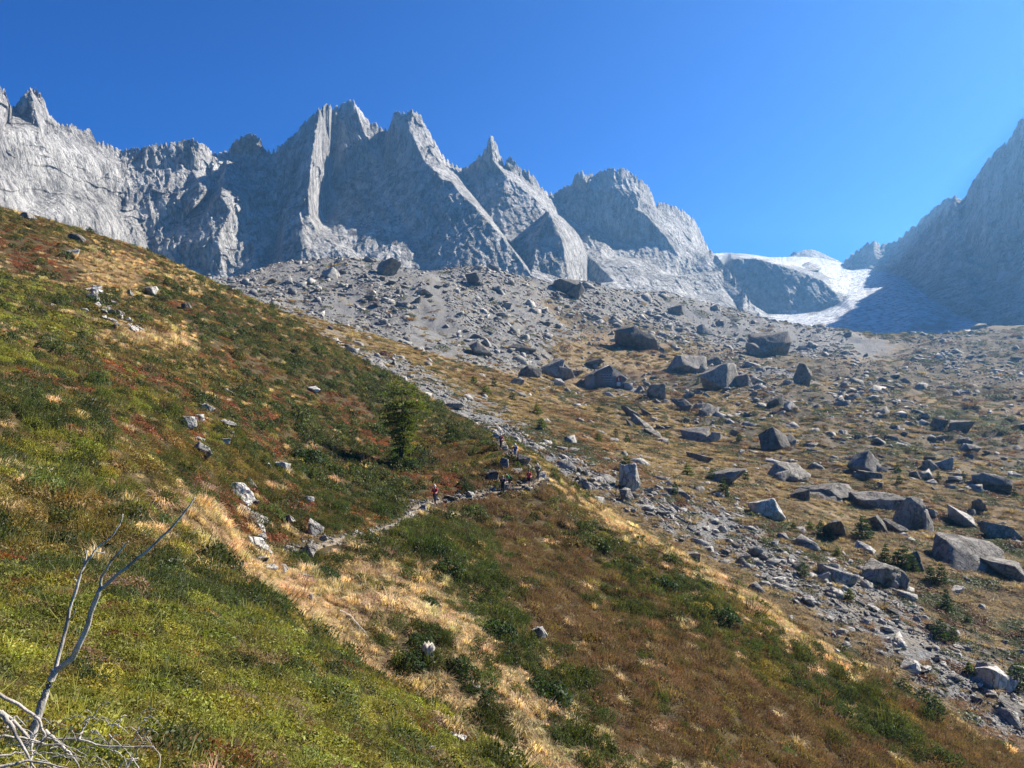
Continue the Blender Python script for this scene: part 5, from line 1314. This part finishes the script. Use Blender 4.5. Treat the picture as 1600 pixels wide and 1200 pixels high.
mesh_obj('white_stripe', *box(cx - .7 * S, cx + .7 * S, -.26, -.225, (611 - 603.5) * S, (611 - 598.5) * S), M_WHITE, dr)
mesh_obj('door_base', *box(cx - 3 * S, cx + 2.6 * S, -.16, .05, -.3, (611 - 605.2) * S), M_WHITE, hut)
mesh_obj('chimney', *box(xa - 3.2, xa - 2.3, 5, 5.9, zr - 1, zr + 1.2), M_WALL, hut)
mesh_obj('terrace_wall', *box((975 - 945) * S, (988 - 945) * S, -1.0, 3.0, -2.5, 4.2 * S), M_WALL, hut)
B(992, 613, 34, 22, 'bright white boulder face sloping down beside the hut', pale=True, seed=777, dims=(1, .6, .7), tilt=(.2, .65))

# ------------------------------------------------------------------ hikers
SKIN = plain('skin', (.50, .30, .21), .6)
def skin_mesh(name, verts, edges, radii, mat, parent, root=0, sub=1):
    me = bpy.data.meshes.new(name); me.from_pydata([tuple(v) for v in verts], edges, []); me.materials.append(mat)
    o = bpy.data.objects.new(name, me); COL.objects.link(o); o.parent = parent
    md = o.modifiers.new('skin', 'SKIN'); md.use_smooth_shade = True
    for i, r in enumerate(radii):
        sv = me.skin_vertices[0].data[i]; sv.radius = (r, r) if not isinstance(r, tuple) else r; sv.use_root = i == root
    s = o.modifiers.new('sub', 'SUBSURF'); s.levels = sub; s.render_levels = sub
    return o
def person(px, py, label, top, legs, yaw, bend=0.0, stride=.18, hat=None, hair=(.25, .2, .16), pack=None, poles=True, bare=False, h=1.74):
    x, y, z = ground_frame(px, py, hill_z)
    t = thing('person', label, 'person', (x, y, z + .02), yaw); s = h / 1.74; t.scale = (s, s, s)
    def tl(p, k=1.0):    # lean the upper body forward (towards -y in its own frame)
        p = np.array(p, float); dz = p[2] - .95
        if dz > 0: p[1] -= math.sin(bend) * dz; p[2] = .95 + math.cos(bend) * dz
        return p
    V, E, Rr = [], [], []
    def v(p, r, par=None, lean_it=True):
        V.append(tl(p) if lean_it else np.array(p, float)); Rr.append(r)
        if par is not None: E.append((par, len(V) - 1))
        return len(V) - 1
    pel = v((0, 0, .95), .125); wa = v((0, -.01, 1.1), .12, pel); ch = v((0, -.01, 1.32), .145, wa); nb = v((0, 0, 1.47), .07, ch); nk = v((0, -.01, 1.53), .05, nb); hd = v((0, -.02, 1.60), .085, nk); tp = v((0, -.01, 1.70), .075, hd)
    v((0, -.115, 1.61), .014, hd)          # nose
    hands = []; knees = []
    for sd in (-1, 1):
        st = stride * sd
        hp_ = v((.10 * sd, 0, .90), .09, pel, False); kn = v((.11 * sd, -.5 * st - .04, .49), .058, hp_, False); an = v((.11 * sd, -st, .09), .038, kn, False); fo = v((.12 * sd, -st - .16, .035), .033, an, False)
        knees.append((hp_, kn, an, fo))
        sh = v((.19 * sd, 0, 1.43), .062, ch); el = v((.27 * sd, -.06, 1.16), .042, sh); wr = v((.27 * sd, -.27, 1.05 + .05 * sd), .029, el); pm = v((.27 * sd, -.33, 1.06 + .05 * sd), .032, wr)
        for q in range(4):
            f1 = v((.27 * sd + (q - 1.5) * .018, -.385, 1.055 + .05 * sd), .0095, pm); v((.27 * sd + (q - 1.5) * .016, -.40 + .004 * q, 1.02 + .05 * sd), .0085, f1)
        f1 = v((.235 * sd, -.345, 1.05 + .05 * sd), .0105, pm); v((.225 * sd, -.375, 1.035 + .05 * sd), .009, f1)
        hands.append((sh, el, wr, pm))
    skin_mesh('body', V, E, Rr, SKIN, t)
    g = lambda i: V[i]
    # shirt
    sv, se, sr = [g(pel) + [0, 0, -.03], g(wa), g(ch), g(nb)], [(0, 1), (1, 2), (2, 3)], [(.17, .13), (.165, .13), (.19, .145), .075]
    for sh, el, wr, pm in hands:
        b = len(sv); sv += [g(sh), (g(sh) + g(el)) / 2, g(el) * .85 + g(sh) * .15]; se += [(2, b), (b, b + 1), (b + 1, b + 2)]; sr += [.082, .068, .06]
    skin_mesh('shirt', sv, se, sr, plain('shirt_cloth', top, .9), t, 1)
    tv, te, tr = [g(pel)], [], [(.165, .135)]
    for hp_, kn, an, fo in knees:
        b = len(tv); end = g(kn) * .8 + g(hp_) * .2 if bare else g(an) + [0, 0, .04]
        tv += [g(hp_), g(hp_) * .5 + g(kn) * .5, g(kn) if not bare else g(kn) * .75 + g(hp_) * .25] + ([] if bare else [end]); te += [(0, b), (b, b + 1), (b + 1, b + 2)] + ([] if bare else [(b + 2, b + 3)]); tr += [.108, .092, .076] + ([] if bare else [.062])
    skin_mesh('shorts' if bare else 'trousers', tv, te, tr, plain('leg_cloth', legs, .9), t, 0)
    for hp_, kn, an, fo in knees:
        skin_mesh('boot', [g(an) + [0, .02, .02], g(an) + [0, .01, -.045], g(fo) + [0, -.02, 0]], [(0, 1), (1, 2)], [.055, .052, .042], plain('boot_leather', (.06, .045, .035), .8), t, 0)
    bm = bmesh.new(); bmesh.ops.create_uvsphere(bm, u_segments=12, v_segments=8, radius=1.0); hv, hf = [], None
    for q in bm.verts: q.co = Vector((q.co.x * .103, q.co.y * .115 + .012, max(q.co.z, -.25) * .125))
    bmesh.ops.triangulate(bm, faces=bm.faces); va, fa = rock_arrays(bm)
    c = tl((0, -.01, 1.67))
    mesh_obj('hat' if hat else 'hair', va + c, fa, plain('headwear', hat or hair, .9), t, smooth=True)
    if hat:
        th = np.linspace(0, 2 * np.pi, 16, endpoint=False); ring = np.concatenate([np.stack([np.cos(th) * r_, np.sin(th) * r_ - .01, np.full(16, zz)], 1) for r_, zz in ((.09, .01), (.175, -.02), (.09, -.005))])
        i0 = np.arange(16); i1 = (i0 + 1) % 16
        mesh_obj('hat_brim', ring + c, np.concatenate([np.stack([i0, i1, 16 + i1, 16 + i0], 1), np.stack([16 + i0, 16 + i1, 32 + i1, 32 + i0], 1)]), plain('headwear', hat, .9), t)
    if pack:
        bm = bmesh.new(); bmesh.ops.create_cube(bm, size=1.0); bmesh.ops.bevel(bm, geom=bm.edges[:], offset=.16, segments=2, affect='EDGES')
        for q in bm.verts: q.co = Vector((q.co.x * .32, q.co.y * .22 + .24, q.co.z * .5 + 1.27))
        bmesh.ops.triangulate(bm, faces=bm.faces); va, fa = rock_arrays(bm)
        va = np.array([tl(p) for p in va]); mesh_obj('backpack', va, fa, plain('pack_fabric', pack, .8), t)
        for sd in (-1, 1):
            a, f, c_ = tube([tl((.11 * sd, .14, 1.2)), tl((.13 * sd, -.15, 1.25)), tl((.12 * sd, -.10, 1.46)), tl((.1 * sd, .14, 1.48))], [.02] * 4, 5); mesh_obj('strap', a, [f, c_], plain('pack_fabric', pack, .8), t)
    if poles:
        for sh, el, wr, pm in hands:
            p = g(pm) + [0, -.055, 0]
            a, f, c_ = tube([p + [0, .01, .06], p, [p[0] * 1.1, p[1] - .12, .02]], [.017, .011, .008], 6); mesh_obj('trekking_pole', a, [f, c_], plain('pole_metal', (.30, .30, .31), .4), t)
    return t
person(680, 790, 'person in a red shirt walking alone on the lower trail', (.42, .03, .05), (.05, .05, .07), -.5, .1, hat=(.62, .58, .52), pack=(.08, .02, .03))
person(786, 773, 'person in dark navy clothes, frontmost of the group on the trail', (.03, .035, .06), (.02, .024, .045), -.3, .08, hair=(.32, .27, .22), pack=(.03, .03, .035))
person(797, 765, 'person in a bright green shirt bending forward behind the dark-clothed hiker', (.06, .32, .08), (.16, .07, .06), -1.2, .7, hair=(.09, .06, .05), bare=True, pack=(.03, .08, .04))
person(827, 763, 'person in a red shirt and black shorts at the trail bend', (.55, .05, .05), (.02, .02, .025), -.4, .15, hair=(.12, .08, .06), bare=True)
person(841, 752, 'person in a grey-green top and pale hat, last at the trail bend', (.16, .20, .18), (.08, .09, .09), -.6, .22, hat=(.60, .57, .48), pack=(.12, .15, .15))
person(783, 702, 'person in a maroon top and dark trousers, uppermost on the trail', (.24, .03, .09), (.03, .035, .05), -.5, .05, hat=(.62, .58, .55))
person(805, 720, 'person in a blue top and light shorts stepping down the upper trail', (.05, .10, .30), (.40, .42, .46), -.3, .05, hat=(.66, .62, .55), bare=True, pack=(.04, .05, .10))
def haze_box(density):
    x0, x1, y0, y1, z0, z1 = -2200, 3300, -60, 4200, -70, 830
    v = [(x, y, z) for z in (z0, z1) for y in (y0, y1) for x in (x0, x1)]
    f = np.array([[0, 2, 3, 1], [4, 5, 7, 6], [0, 1, 5, 4], [2, 6, 7, 3], [0, 4, 6, 2], [1, 3, 7, 5]])
    m = bpy.data.materials.new('haze_air'); m.use_nodes = True
    t = m.node_tree; t.nodes.clear()
    o = t.nodes.new('ShaderNodeOutputMaterial'); pv = t.nodes.new('ShaderNodeVolumePrincipled')
    pv.inputs['Color'].default_value = (0.23, 0.55, 1.0, 1)
    pv.inputs['Density'].default_value = density
    pv.inputs['Anisotropy'].default_value = 0.54
    t.links.new(pv.outputs[0], o.inputs['Volume'])
    h = mesh_obj('haze', v, f, m)
    prop(h, 'thin blue haze in the valley air', 'haze', kind='stuff')


haze_box(0.000115)
